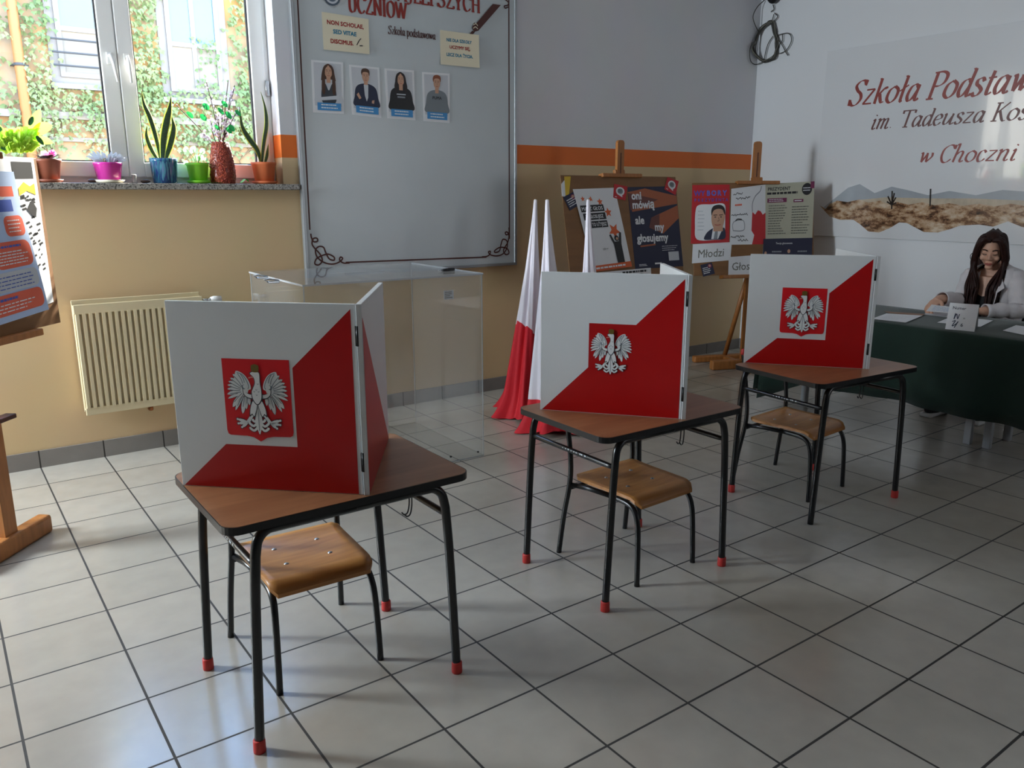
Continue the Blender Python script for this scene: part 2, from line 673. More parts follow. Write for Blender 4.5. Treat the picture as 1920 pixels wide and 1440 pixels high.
class Print:
    """layers of flat colour on one sheet; mats collected on the way"""

    def __init__(s, ax, warp=None, base=0.0, step=0.00035):
        s.ax, s.warp, s.mb, s.mats, s.k, s.base, s.step = ax, warp, MB(), [], 0, base, step

    def mi(s, m):
        if m not in s.mats:
            s.mats.append(m)
        return s.mats.index(m)

    def at(s, x, y, h):
        o, u, v, n = s.ax
        w = s.warp(x, y) if s.warp else 0
        return o + u * x + v * y + n * (s.base + h + w)

    def poly(s, pts, m, up=True):
        if up:
            s.k += 1
        k = len(pts)
        a = sum(pts[i][0] * pts[(i + 1) % k][1] - pts[(i + 1) % k][0] * pts[i][1] for i in range(k))
        if a < 0:
            pts = pts[::-1]
        s.mb.add([s.at(p[0], p[1], s.k * s.step) for p in pts], [tuple(range(k))], s.mi(m))
        return s

    def rect(s, x0, x1, y0, y1, m, up=True):
        return s.poly([(x0, y0), (x1, y0), (x1, y1), (x0, y1)], m, up)

    def ellipse(s, cx, cy, rx, ry, m, up=True, n=20):
        return s.poly([(cx + rx * math.cos(2 * PI * i / n), cy + ry * math.sin(2 * PI * i / n)) for i in range(n)], m, up)

    def text(s, body, x, y, size, m, shear=0, bold=0.0, align='CENTER', sx=1.0, rot=0.0):
        s.k += 1
        vs, fs = glyphs(body, size, shear, 0.0, align, sx)
        cr, sr = math.cos(rot), math.sin(rot)
        q = bold * size
        for i, (dx, dy) in enumerate(((0, 0),) if not bold else ((-q, -q), (q, -q), (-q, q), (q, q), (0, 0))):
            s.mb.add([s.at(x + dx * sx + a * cr - b * sr, y + dy + a * sr + b * cr, s.k * s.step + i * 0.00002) for a, b in vs], fs, s.mi(m))
        return s

    def line(s, pts, w, m, n=6, closed=False, smooth=True, nib=None, tmin=0.0, up=True):
        """stroke of constant width w, or of a broad nib (vector) plus tmin"""
        s.k += 1 if up else 0.06
        p = catmull([(a, b, 0) for a, b in pts], n, closed) if smooth and len(pts) > 2 else [V((a, b, 0)) for a, b in pts]
        L = len(p)
        vs, fs = [], []
        for i in range(L):
            a = p[(i - 1) % L] if (closed or i > 0) else p[i]
            b = p[(i + 1) % L] if (closed or i < L - 1) else p[i]
            t = (b - a)
            t = t.normalized() if t.length > 1e-9 else V((1, 0, 0))
            nn = V((-t.y, t.x, 0))
            h = w / 2 if nib is None else tmin + abs(nib[0] * nn.x + nib[1] * nn.y)
            for q in (p[i] - nn * h, p[i] + nn * h):
                vs.append(s.at(q.x, q.y, s.k * s.step + i * 1.5e-6))
        for i in range(L if closed else L - 1):
            j = (i + 1) % L
            fs.append((2 * i, 2 * j, 2 * j + 1, 2 * i + 1))
        s.mb.add(vs, fs, s.mi(m))
        return s

    def build(s, name, parent=None):
        return s.mb.build(name, s.mats, parent)


# broad-nib lettering in the manner of a serif face; cap height 0.95, x height 0.6
GL = {
    'S': (.60, [[(.52, .78), (.42, .93), (.24, .91), (.13, .75), (.24, .57), (.42, .42), (.48, .22), (.36, .03), (.18, .01), (.04, .16)], [(.53, .95), (.51, .74)], [(.03, .24), (.05, 0)]]),
    'z': (.44, [[(.04, .56), (.38, .57)], [(.37, .57), (.05, .03)], [(.03, .03), (.40, .03)]]),
    'k': (.50, [[(.10, .95), (.10, 0)], [(.02, .93), (.10, .94)], [(.43, .53), (.36, .58), (.11, .27)], [(.2, .36), (.34, .06), (.46, .05)]]),
    'o': (.50, [[(.25, .6), (.08, .45), (.06, .15), (.23, 0), (.40, .14), (.42, .44), (.25, .6)]]),
    'ł': (.30, [[(.14, .95), (.13, .08), (.22, .02)], [(.05, .93), (.14, .94)], [(.0, .40), (.28, .60)]]),
    'l': (.26, [[(.14, .95), (.13, .08), (.22, .02)], [(.05, .93), (.14, .94)]]),
    'a': (.52, [[(.40, .46), (.28, .59), (.12, .50), (.06, .2), (.15, .01), (.28, .1), (.39, .38)], [(.41, .58), (.38, .1), (.46, .01), (.52, .08)]]),
    'P': (.58, [[(.14, .95), (.14, 0)], [(.03, .94), (.34, .95), (.52, .83), (.50, .58), (.34, .46), (.14, .46)], [(.02, .01), (.28, .01)]]),
    'd': (.52, [[(.40, .46), (.28, .59), (.12, .50), (.06, .2), (.15, .01), (.28, .1), (.39, .38)], [(.41, .95), (.38, .1), (.46, .01), (.52, .08)], [(.32, .93), (.41, .94)]]),
    's': (.40, [[(.33, .47), (.24, .59), (.10, .54), (.10, .40), (.22, .30), (.32, .17), (.25, .02), (.12, .0), (.03, .12)]]),
    't': (.32, [[(.16, .80), (.13, .12), (.2, .01), (.30, .08)], [(.03, .57), (.30, .58)]]),
    'w': (.66, [[(.03, .54), (.11, .56), (.17, .05)], [(.17, .05), (.33, .5)], [(.33, .57), (.39, .05)], [(.39, .05), (.58, .34), (.57, .57)]]),
    'i': (.28, [[(.04, .5), (.13, .57), (.10, .09), (.18, .01), (.25, .08)], [(.13, .78), (.15, .84)]]),
    'm': (.72, [[(.02, .54), (.11, .57), (.08, 0)], [(.09, .35), (.22, .56), (.33, .52), (.30, 0)], [(.31, .35), (.44, .56), (.55, .52), (.52, .09), (.6, .01), (.67, .08)]]),
    'n': (.56, [[(.02, .54), (.11, .57), (.08, 0)], [(.09, .35), (.25, .57), (.39, .51), (.36, .09), (.44, .01), (.51, .08)]]),
    'h': (.56, [[(.02, .93), (.12, .95), (.08, 0)], [(.09, .35), (.25, .57), (.39, .51), (.36, .09), (.44, .01), (.51, .08)]]),
    '.': (.22, [[(.07, .03), (.11, .06)]]),
    'T': (.62, [[(.02, .94), (.62, .94)], [(.02, .96), (.02, .78)], [(.62, .96), (.62, .78)], [(.32, .94), (.32, 0)], [(.2, .01), (.46, .01)]]),
    'e': (.46, [[(.07, .28), (.33, .35), (.37, .48), (.26, .59), (.11, .47), (.06, .2), (.16, .01), (.3, .03), (.40, .15)]]),
    'u': (.58, [[(.02, .52), (.10, .57), (.08, .14), (.16, .02), (.28, .1), (.40, .42)], [(.43, .58), (.40, .09), (.48, .01), (.55, .08)]]),
    'K': (.66, [[(.14, .95), (.14, 0)], [(.02, .94), (.28, .94)], [(.02, .01), (.28, .01)], [(.58, .94), (.16, .42)], [(.26, .54), (.5, .04), (.64, .01)]]),
    'ś': (.40, [[(.33, .47), (.24, .59), (.10, .54), (.10, .40), (.22, .30), (.32, .17), (.25, .02), (.12, .0), (.03, .12)], [(.2, .70), (.32, .86)]]),
    'c': (.42, [[(.35, .47), (.24, .59), (.1, .5), (.06, .22), (.14, .01), (.28, .03), (.38, .15)]]),
    'C': (.62, [[(.58, .74), (.46, .93), (.28, .93), (.1, .72), (.08, .35), (.2, .05), (.38, 0), (.56, .18)], [(.59, .95), (.58, .72)]]),
    'p': (.52, [[(.02, .54), (.11, .57), (.09, -.30)], [(.10, .40), (.22, .57), (.38, .54), (.43, .3), (.34, .03), (.2, .02), (.09, .14)], [(.0, -.29), (.2, -.29)]]),
    'U': (.66, [[(.12, .95), (.12, .25), (.22, .02), (.40, .02), (.52, .25), (.52, .95)], [(.02, .94), (.24, .94)], [(.42, .94), (.62, .94)]]),
    'Z': (.58, [[(.06, .94), (.52, .94)], [(.51, .94), (.05, .01)], [(.04, .01), (.54, .01)], [(.06, .96), (.05, .78)], [(.54, 0), (.55, .18)]]),
    'N': (.70, [[(.12, .95), (.12, 0)], [(.12, .95), (.56, .02)], [(.56, .95), (.56, 0)], [(.02, .94), (.14, .94)], [(.46, .94), (.66, .94)], [(.02, .01), (.22, .01)]]),
    'I': (.32, [[(.15, .95), (.15, 0)], [(.03, .94), (.27, .94)], [(.03, .01), (.27, .01)]]),
    'O': (.68, [[(.33, .96), (.1, .75), (.1, .22), (.33, -.01), (.56, .22), (.56, .75), (.33, .96)]]),
    'Ó': (.68, [[(.33, .96), (.1, .75), (.1, .22), (.33, -.01), (.56, .22), (.56, .75), (.33, .96)], [(.30, 1.05), (.44, 1.22)]]),
    'W': (.94, [[(.06, .95), (.26, .02)], [(.26, .02), (.46, .9)], [(.44, .95), (.64, .02)], [(.64, .02), (.86, .95)], [(0, .94), (.16, .94)], [(.76, .94), (.94, .94)]]),
    'L': (.54, [[(.14, .95), (.14, 0)], [(.04, .94), (.26, .94)], [(.04, .01), (.5, .01)], [(.5, 0), (.51, .2)]]),
    'E': (.58, [[(.14, .95), (.14, 0)], [(.04, .94), (.5, .94)], [(.14, .5), (.38, .5)], [(.04, .01), (.52, .01)], [(.5, .95), (.5, .78)], [(.52, 0), (.53, .2)]]),
    'Y': (.62, [[(.04, .95), (.3, .45)], [(.58, .95), (.3, .45)], [(.3, .48), (.3, 0)], [(0, .94), (.16, .94)], [(.48, .94), (.64, .94)], [(.2, .01), (.42, .01)]]),
    'H': (.72, [[(.14, .95), (.14, 0)], [(.56, .95), (.56, 0)], [(.14, .48), (.56, .48)], [(.04, .94), (.24, .94)], [(.46, .94), (.66, .94)], [(.04, .01), (.24, .01)], [(.46, .01), (.66, .01)]]),
    'A': (.66, [[(.06, 0), (.32, .95)], [(.32, .95), (.58, 0)], [(.16, .32), (.48, .32)], [(0, .01), (.16, .01)], [(.48, .01), (.68, .01)]]),
    'J': (.40, [[(.26, .95), (.26, .1), (.12, -.12), (.02, -.06)], [(.14, .94), (.36, .94)]]),
    ' ': (.30, []),
}


def serif(pr, body, x, y, cap, m, shear=0.25, sx=1.0, weight=1.0, slope=0.0):
    k = cap / 0.95
    pen = x
    for ch in body:
        adv, strokes = GL[ch]
        for st in strokes:
            pts = [(pen + (a * sx + b * shear) * k, y + b * k + slope * (pen - x)) for a, b in st]
            pr.line(pts, 0, m, n=5, nib=(0.036 * k * weight, 0.012 * k * weight), tmin=0.010 * k * weight, up=False)
        pen += adv * k * sx
    pr.k += 1
    return pen

# ================================================================== the room
WX0, WX1, WZ0, WZ1 = -0.22, 1.545, 1.552, 3.12
X1 = 6.2
WT = 0.22
b = MB()
b.box(-2.8, WX0, 0, WT, 0, 3.4)
b.box(WX0, WX1, 0, WT, 0, WZ0)
b.box(WX0, WX1, 0, WT, WZ1, 3.4)
b.box(WX1, X1 + 0.2, 0, WT, 0, 3.4)
struct('wall_back', b, M['wall'])
struct('wall_right', MB().box(X1, X1 + 0.2, -8.2, 0, 0, 3.4), M['white_paint'])
struct('wall_left', MB().box(-2.8, -2.6, -8.2, 0, 0, 3.4), mat('dark_wall_low_bounce', '5a5a5e', 0.6))  # unseen wall, made dark to cut bounce onto the nearest screen
struct('wall_front', MB().box(-2.8, X1 + 0.2, -8.2, -8.0, 0, 3.4), mat('dark_wall_low_bounce_rear', '55565a', 0.6))  # also out of view; dark tone chosen to hold back bounced light
struct('ceiling', MB().box(-2.8, X1 + 0.2, -8.2, 0.3, 3.4, 3.6), M['white_paint'])
struct('floor', MB().box(-2.8, X1 + 0.2, -8.2, 0.3, -0.1, 0), M['floor'])
struct('baseboard_back', MB().box(-2.6, X1, -0.012, 0, 0, 0.1), M['skirting'])
M['skirting_y'] = tiles('grey_skirting_tiles_right', '8f8a86', '857f7b', '3a3632', TILE, 4.0, 0.004, 0.35, 'yz', 0.2, (0, 2.0))
struct('baseboard_right', MB().box(X1 - 0.012, X1, -8.0, -0.012, 0, 0.1), M['skirting_y'])

# window sill of terrazzo
b = MB()
b.rbox(WX0 - 0.06, 1.632, -0.055, 0.13, WZ0, 1.588, 0.004)
tag(b.build('trim_1', M['terrazzo']), kind='structure')

# white PVC window: frame, two sashes, panes, handles, hinge
win = thing('window_1', None, None, ((WX0 + WX1) / 2, 0.2, 1.588))
win['kind'] = 'structure'
FY0, FY1 = 0.13, 0.20
ZB, ZT = 1.588, WZ1
b = MB()
fw = 0.05
b.rbox(WX0, WX0 + fw, FY0, FY1, ZB, ZT, 0.004)
b.rbox(WX1 - fw, WX1, FY0, FY1, ZB, ZT, 0.004)
b.rbox(WX0 + fw, WX1 - fw, FY0, FY1, ZB, ZB + 0.055, 0.004)
b.rbox(WX0 + fw, WX1 - fw, FY0, FY1, ZT - fw, ZT, 0.004)
b.build('window_frame', M['pvc'], win)
XM = 0.665


def sash(x0, x1, hx, side):
    sw = 0.085
    z0, z1 = ZB + 0.035, ZT - 0.03
    b = MB()
    y0, y1 = 0.112, 0.175
    b.rbox(x0, x0 + sw, y0, y1, z0, z1, 0.006)
    b.rbox(x1 - sw, x1, y0, y1, z0, z1, 0.006)
    b.rbox(x0 + sw, x1 - sw, y0, y1, z0, z0 + sw, 0.006)
    b.rbox(x0 + sw, x1 - sw, y0, y1, z1 - sw, z1, 0.006)
    s = b.build('sash', M['pvc'], win)
    g = MB()
    q = 0.007
    for a in ((x0 + sw, x0 + sw + q, z0 + sw, z1 - sw), (x1 - sw - q, x1 - sw, z0 + sw, z1 - sw),
              (x0 + sw, x1 - sw, z0 + sw, z0 + sw + q), (x0 + sw, x1 - sw, z1 - sw - q, z1 - sw)):
        g.box(a[0], a[1], 0.128, 0.150, a[2], a[3])
    g.build('gasket', M['gasket'], s)
    MB().box(x0 + sw, x1 - sw, 0.140, 0.144, z0 + sw, z1 - sw).build('pane', M['glass'], s)
    hz = 2.27
    h = MB()
    h.rbox(hx - 0.014, hx + 0.014, 0.100, 0.113, hz - 0.03, hz + 0.035, 0.004)
    h.tube([(hx, 0.10, hz + 0.015), (hx, 0.070, hz + 0.015), (hx + 0.012 * side, 0.066, hz - 0.02), (hx + 0.026 * side, 0.066, hz - 0.125)], [0.009, 0.009, 0.011, 0.007], 8)
    h.build('handle', M['pvc'], s)
    return s


sash(WX0 + 0.03, XM - 0.002, XM - 0.045, 1)
s2 = sash(XM + 0.002, WX1 - 0.03, XM + 0.045, 0.25)
b = MB()
b.rbox(WX1 - 0.035, WX1 - 0.012, 0.104, 0.128, 2.13, 2.22, 0.003)
b.tube([(WX1 - 0.03, 0.106, 2.13), (WX1 - 0.03, 0.106, 2.22)], 0.008, 8)
b.build('hinge', M['steel'], win)

# ================================================================== outside: the house across the yard
FAC = 9.0
struct('ground', MB().box(-14, 22, 0.3, 9.2, -1.1, -0.9), mat('yard_paving', 'a8a296', 0.9, noise=0.2, nscale=3))
M['facade'] = mat('sandy_render', 'c39a62', 0.85, noise=0.35, nscale=1.6, col2='a89c88')
M['ext_white'] = mat('exterior_white', '8d8d8c', 0.6)
M['ext_pane'] = mat('exterior_pane', '5f8aa0', 0.12, spec=0.8)
M['ext_blind'] = mat('white_blind', '8f8c82', 0.7)
M['downpipe'] = mat('orange_downpipe', 'b87848', 0.5)
M['iron'] = mat('dark_iron', '4a4e52', 0.6)
M['ivy'] = mat('ivy_leaf', '8c9a66', 0.6, noise=0.3, nscale=1.4, col2='67804c')
M['ivy_stem'] = mat('ivy_stem', '8a765c', 0.8)
house = thing('house', 'sandy old house with white framed windows seen across the yard', 'house', (3, FAC, -0.9))
b = MB().box(-12, 20, FAC, FAC + 5, -0.9, 7.4)
b.build('facade', M['facade'], house)
MB().box(-12.2, 20.2, FAC - 0.35, FAC + 5.2, 7.4, 7.6).build('eaves', M['ext_white'], house)
led = MB()
for z, t, d in ((2.62, 0.10, 0.10), (2.30, 0.06, 0.06)):
    led.box(-12, 20, FAC - d, FAC, z, z + t)
led.build('ledge', mat('grey_ledge', '9a958c', 0.8), house)


def house_window(x0, x1, z0, zt, z1, cols, rail=False):
    f = MB()
    w = 0.07
    y0, y1 = FAC - 0.06, FAC + 0.02
    f.box(x0 - 0.12, x1 + 0.12, FAC - 0.03, FAC, z0 - 0.1, z1 + 0.1)
    f.box(x0, x0 + w, y0, y1, z0, z1)
    f.box(x1 - w, x1, y0, y1, z0, z1)
    for z in (z0, zt, z1 - w):
        f.box(x0 + w, x1 - w, y0 + 0.004, y1, z, z + w)
    for c in cols:
        xc = x0 + (x1 - x0) * c
        f.box(xc - w / 2, xc + w / 2, y0 + 0.008, y1, z0, z1)
    o = f.build('window', M['ext_white'], house)
    MB().box(x0 + 0.02, x1 - 0.02, FAC - 0.036, FAC - 0.031, zt, z1).build('pane', M['ext_pane'], o)
    MB().box(x0 + 0.02, x1 - 0.02, FAC - 0.036, FAC - 0.031, z0, zt).build('blind', M['ext_blind'], o)
    MB().box(x0 - 0.15, x1 + 0.15, FAC - 0.14, FAC, z0 - 0.17, z0 - 0.10).build('sill', M['ext_white'], o)
    if rail:
        r = MB()
        for z in (z0 + 0.14, z0 + 0.32, z0 + 0.5):
            r.tube([(x0 - 0.1, FAC - 0.2, z), (x1 + 0.2, FAC - 0.2, z)], 0.014, 6)
        r.build('railing', M['iron'], o)


house_window(3.16, 3.98, 3.12, 3.80, 4.9, (0.5,))
house_window(1.62, 2.28, 3.22, 3.86, 4.9, (), True)
house_window(5.3, 6.1, 3.12, 3.80, 4.9, (0.5,))
house_window(-0.6, 0.2, 3.12, 3.80, 4.9, (0.5,))
b = MB()
px_ = on_y(34, 100, FAC - 0.14).x
b.tube([(px_, FAC - 0.14, -0.9), (px_, FAC - 0.14, 7.3)], 0.068, 12)
pipe = b.build('downpipe', M['downpipe'], house)
for z in (3.33, 2.28):
    b = MB()
    b.tube([(px_, FAC - 0.14, z - 0.02), (px_, FAC - 0.14, z + 0.02)], 0.075, 12)
    b.box(px_ - 0.12, px_ + 0.12, FAC - 0.09, FAC, z - 0.012, z + 0.012)
    b.build('bracket', M['iron'], pipe)

# ivy on the facade: thousands of leaves, one mesh
rnd = random.Random(3)
ivy = MB()


def ivy_leaf(x, z, s, y=None):
    y = FAC - (0.03 + rnd.random() * 0.16) if y is None else y
    a, t, q = rnd.uniform(-0.7, 0.7), rnd.uniform(-0.5, 0.9), rnd.uniform(-0.6, 0.6)
    u = V((math.cos(q) * math.cos(a), -math.sin(q), math.sin(a)))
    d = V((math.sin(a) * 0.6, -0.35 - t * 0.3, -1)).normalized()
    p = V((x, y, z))
    ivy.add([p - u * s * 0.2, p - u * s * 0.55 + d * s * 0.3, p - u * s * 0.2 + d * s * 0.55, p + d * s * 1.05,
             p + u * s * 0.2 + d * s * 0.55, p + u * s * 0.55 + d * s * 0.3, p + u * s * 0.2], [tuple(range(7))], 0)


def ivy_patch(x0, x1, z0, z1, n, s=0.12, clump=0.0):
    cs = [(rnd.uniform(x0, x1), rnd.uniform(z0, z1)) for _ in range(max(3, n // 26))]
    for _ in range(n):
        if rnd.random() < clump:
            c = rnd.choice(cs)
            x, z = c[0] + rnd.gauss(0, 0.16), c[1] + rnd.gauss(0, 0.16)
            if not (x0 - .1 < x < x1 + .1 and z0 - .1 < z < z1 + .1):
                continue
        else:
            x, z = rnd.uniform(x0, x1), rnd.uniform(z0, z1)
        ivy_leaf(x, z, s * rnd.uniform(0.7, 1.25))


ivy_patch(2.42, 3.02, 2.9, 7.2, 1615, 0.074, 0.6)
ivy_patch(4.15, 5.15, 2.4, 7.2, 2550, 0.081, 0.45)
ivy_patch(-1.6, 1.0, 1.2, 7.2, 4420, 0.081, 0.65)
ivy_patch(1.15, 1.55, 2.9, 7.2, 884, 0.074, 0.5)
ivy_patch(0.9, 5.0, 2.3, 3.05, 1530, 0.068, 0.85)
ivy_patch(0.9, 5.0, 1.0, 2.3, 1530, 0.068, 0.85)
ivy_patch(3.2, 3.95, 4.7, 5.2, 204, 0.062, 0.5)
ivy_patch(3.6, 4.0, 3.0, 3.9, 153, 0.056, 0.7)
for _ in range(26):
    x, z = rnd.uniform(0.6, 5), rnd.uniform(0.8, 2.2)
    pts = [(x, FAC - 0.02, z)]
    for k in range(7):
        x += rnd.uniform(-0.12, 0.2)
        z += rnd.uniform(0.05, 0.22)
        pts.append((x, FAC - 0.03, z))
    ivy.tube(catmull(pts, 3), 0.012, 5, 1)
tag(ivy.build('ivy', [M['ivy'], M['ivy_stem']]), 'pale green ivy climbing over the sandy house front outside the window', 'ivy', kind='stuff')

# ================================================================== school desks
TOPZ = 0.69


def rrect(w, d, r, n=6):
    out = []
    for cx, cy, a0 in ((w / 2 - r, d / 2 - r, 0), (-w / 2 + r, d / 2 - r, 90), (-w / 2 + r, -d / 2 + r, 180), (w / 2 - r, -d / 2 + r, 270)):
        for k in range(n + 1):
            a = math.radians(a0 + 90 * k / n)
            out.append((cx + r * math.cos(a), cy + r * math.sin(a)))
    return out


def make_desk():
    t = thing('school_desk', '', 'desk')
    tw, td = 0.755, 0.535
    MB().prism(rrect(tw - 0.006, td - 0.006, 0.042), axes((0, -0.012, TOPZ - 0.020), (1, 0, 0), (0, 1, 0)), 0.020).build('desktop', M['laminate'], t, True)
    # black edging band round the top
    e = MB()
    o, i = rrect(tw, td, 0.045), rrect(tw - 0.0064, td - 0.0064, 0.0418)
    n = len(o)
    vs = [(x, y - 0.012, z) for z in (TOPZ - 0.0225, TOPZ - 0.0006) for x, y in o] + [(x, y - 0.012, z) for z in (TOPZ - 0.0225, TOPZ - 0.0006) for x, y in i]
    fs = []
    for k in range(n):
        j = (k + 1) % n
        fs += [(k, j, n + j, n + k), (2 * n + j, 2 * n + k, 3 * n + k, 3 * n + j), (n + k, n + j, 3 * n + j, 3 * n + k), (j, k, 2 * n + k, 2 * n + j)]
    e.add(vs, fs)
    e.build('edge_band', M['black_edge'], t, True)
    for sy in (-1, 1):
        for sx in (-1, 1):
            p = [(0.327 * sx, 0.250 * sy, 0.0), (0.318 * sx, 0.250 * sy, 0.20), (0.306 * sx, 0.250 * sy, 0.45), (0.296 * sx, 0.249 * sy, 0.585),
                 (0.285 * sx, 0.246 * sy, 0.628), (0.258 * sx, 0.243 * sy, 0.651), (0.22 * sx, 0.242 * sy, 0.654), (0.0, 0.242 * sy, 0.654)]
            c = catmull(p[:4], 3)[:-1] + catmull(p[3:7], 6) + [V(p[7])]
            leg = MB().tube(c, 0.0142, 12).build('leg', M['black_tube'], t, True)
            MB().lathe([(0.0172, 0.0), (0.0178, 0.004), (0.0172, 0.036), (0.0150, 0.040)], (0.327 * sx, 0.250 * sy, 0), 14).build('foot_cap', M['red_cap'], leg, True)
    for sx in (-1, 1):
        x = 0.299 * sx
        r = MB()
        r.tube([(x, -0.248, 0.560), (x, -0.215, 0.560), (x, 0.215, 0.560), (x, 0.248, 0.560)], [0.0075, 0.0105, 0.0105, 0.0075], 10, flat=1.0)
        rail = r.build('side_rail', M['black_tube'], t, True)
        if sx > 0:
            h = MB()
            for dy in (0.0, 0.018):
                h.tube(catmull([(x, dy - 0.03, 0.552), (x - 0.002, dy - 0.031, 0.515), (x - 0.012, dy - 0.036, 0.490), (x - 0.026, dy - 0.040, 0.488), (x - 0.036, dy - 0.042, 0.498)], 5), 0.0027, 6)
            h.build('bag_hook', M['black_tube'], rail, True)
        else:
            c = MB()
            rr = random.Random(5)
            for k in range(9):
                yy = -0.10 + k * 0.017 + rr.uniform(-.004, .004)
                w = rr.uniform(0.003, 0.008)
                c.box(x - 0.0109, x - 0.0098, yy, yy + w, 0.562, 0.562 + rr.uniform(0.003, 0.006))
            c.build('paint_chip', M['chip'], rail, True)
    return t


desk = make_desk()
desk.location = (0.527, -2.876, 0)
desk['label'] = 'nearest brown school desk with black tubular legs and red feet'
desk['group'] = 'school desks carrying voting screens'
d2 = copy_tree(desk)
d2.location, d2.rotation_euler.z = (1.846, -2.872, 0), math.radians(-0.8)
d2['label'] = 'middle brown school desk, standing between the nearest and the farthest desk'
d3 = copy_tree(desk)
d3.location, d3.rotation_euler.z = (3.20, -2.865, 0), math.radians(-4.5)
d3['label'] = 'farthest brown school desk, right in front of the green clothed table'
for o, l, r in ((desk, (0.527, -2.876, 0), 0), (d2, d2.location, d2.rotation_euler.z), (d3, d3.location, d3.rotation_euler.z)):
    WM[o.name] = Matrix.Translation(V(l)) @ Matrix.Rotation(r, 4, 'Z')
# the far desk has lost the rubber foot of its front left leg
for leg in [c for c in d3.children if c.name.startswith('leg')]:
    vs = [v.co for v in leg.data.vertices]
    if min(v.x for v in vs) < -0.3 and vs[0].y < 0:
        for cap in list(leg.children):
            bpy.data.objects.remove(cap)


# ================================================================== school chairs
def make_chair():
    t = thing('school_chair', '', 'chair')
    # plywood seat: dished, front lip rolled down
    nx, ny = 13, 17
    vs = []
    for th in (0, 1):
        for j in range(ny):
            q = j / (ny - 1)
            y = -0.205 + 0.362 * q
            for i in range(nx):
                p = i / (nx - 1) * 2 - 1
                half = 0.182 - 0.012 * (1 - q)
                rx = half * (1 - 0.10 * max(0, (abs(2 * q - 1) - 0.86) / 0.14) ** 2)
                x = p * rx
                z = 0.362 - 0.010 * (1 - p * p) * math.sin(PI * min(1, max(0, q))) - 0.030 * max(0, 1 - q / 0.16) ** 2 + 0.006 * max(0, (q - 0.85) / 0.15)
                vs.append((x, y, z - 0.013 * th))
    N = nx * ny
    top, sidef = [], []
    for j in range(ny - 1):
        for i in range(nx - 1):
            a = j * nx + i
            top.append((a, a + 1, a + nx + 1, a + nx))
            sidef.append((N + a, N + a + nx, N + a + nx + 1, N + a + 1))
    ring = [i for i in range(nx)] + [j * nx + nx - 1 for j in range(1, ny)] + [(ny - 1) * nx + i for i in range(nx - 2, -1, -1)] + [j * nx for j in range(ny - 2, 0, -1)]
    edge = [(ring[k], N + ring[k], N + ring[(k + 1) % len(ring)], ring[(k + 1) % len(ring)]) for k in range(len(ring))]
    b = MB()
    b.add(vs, top + sidef, 0, True)
    b.f += edge
    b.m += [0] * len(edge)
    b.sm += [False] * len(edge)
    seat = b.build('seat', M['seat_ply'], t, True)
    for x, y in ((-0.075, -0.055), (0.075, -0.055), (-0.075, 0.070), (0.075, 0.070)):
        dz = -0.010 * (1 - (x / .18) ** 2) * math.sin(PI * (y + .205) / .362) + 0.0075
        MB().lathe([(0.0085, 0.346 + dz), (0.0085, 0.3545 + dz), (0.006, 0.3568 + dz), (0.0, 0.3575 + dz)], (x, y, 0), 10).build('rivet', M['steel'], seat, True)
    for sx in (-1, 1):
        fr = [(0.172 * sx, -0.212, 0), (0.168 * sx, -0.206, 0.16), (0.165 * sx, -0.198, 0.25), (0.161 * sx, -0.178, 0.300), (0.159 * sx, -0.135, 0.324), (0.160 * sx, -0.04, 0.329)]
        MB().tube(catmull(fr, 6), 0.0112, 10).build('leg', M['black_tube'], t, True)
        MB().tube([(0.160 * sx, -0.04, 0.329), (0.168 * sx, 0.08, 0.327), (0.184 * sx, 0.165, 0.322)], 0.0108, 10).build('side_rail', M['black_tube'], t, True)
        bk = [(0.207 * sx, 0.216, 0), (0.200 * sx, 0.196, 0.17), (0.190 * sx, 0.170, 0.34), (0.188 * sx, 0.172, 0.45), (0.188 * sx, 0.196, 0.60), (0.188 * sx, 0.214, 0.712)]
        leg = MB().tube(catmull(bk, 5), 0.0112, 10).build('leg', M['black_tube'], t, True)
        MB().lathe([(0.0125, 0.700), (0.0135, 0.712), (0.0120, 0.726), (0.006, 0.732), (0.0, 0.733)], (0.188 * sx, 0.214, 0), 12).build('end_cap', M['red_cap'], leg, True)
    b = MB()
    n = 14
    vs = []
    for q in range(n + 1):
        p = q / n * 2 - 1
        y = 0.190 + 0.018 * (1 - p * p)
        for dy, z in ((0, 0.600), (0.0, 0.705), (0.011, 0.705), (0.011, 0.600)):
            vs.append((0.205 * p, y + dy + (z - 0.6) * 0.15 - 0.016, z))
    fs = []
    for q in range(n):
        for k in range(4):
            a, c = q * 4 + k, q * 4 + (k + 1) % 4
            fs.append((a, a + 4, c + 4, c))
    fs += [(0, 1, 2, 3), (n * 4 + 3, n * 4 + 2, n * 4 + 1, n * 4)]
    b.add(vs, fs)
    b.build('backrest', M['seat_ply'], t, True)
    b = MB().tube([(-0.193, 0.176, 0.305), (0.193, 0.176, 0.305)], 0.009, 8)
    b.build('stretcher', M['black_tube'], t, True)
    return t


ch = make_chair()
ch['group'] = 'plywood chairs tucked under the school desks'
ch['label'] = 'plywood chair with black legs tucked under the nearest desk'
ch.location, ch.rotation_euler.z = (0.520, -2.695, 0), math.radians(-2)
c2 = copy_tree(ch)
c2.location, c2.rotation_euler.z = (1.912, -2.83, 0), math.radians(2.5)
c2['label'] = 'plywood chair with black legs tucked under the middle desk'
c3 = copy_tree(ch)
c3.location, c3.rotation_euler.z = (3.250, -2.690, 0), math.radians(4)
c3['label'] = 'plywood chair with black legs tucked under the farthest desk'


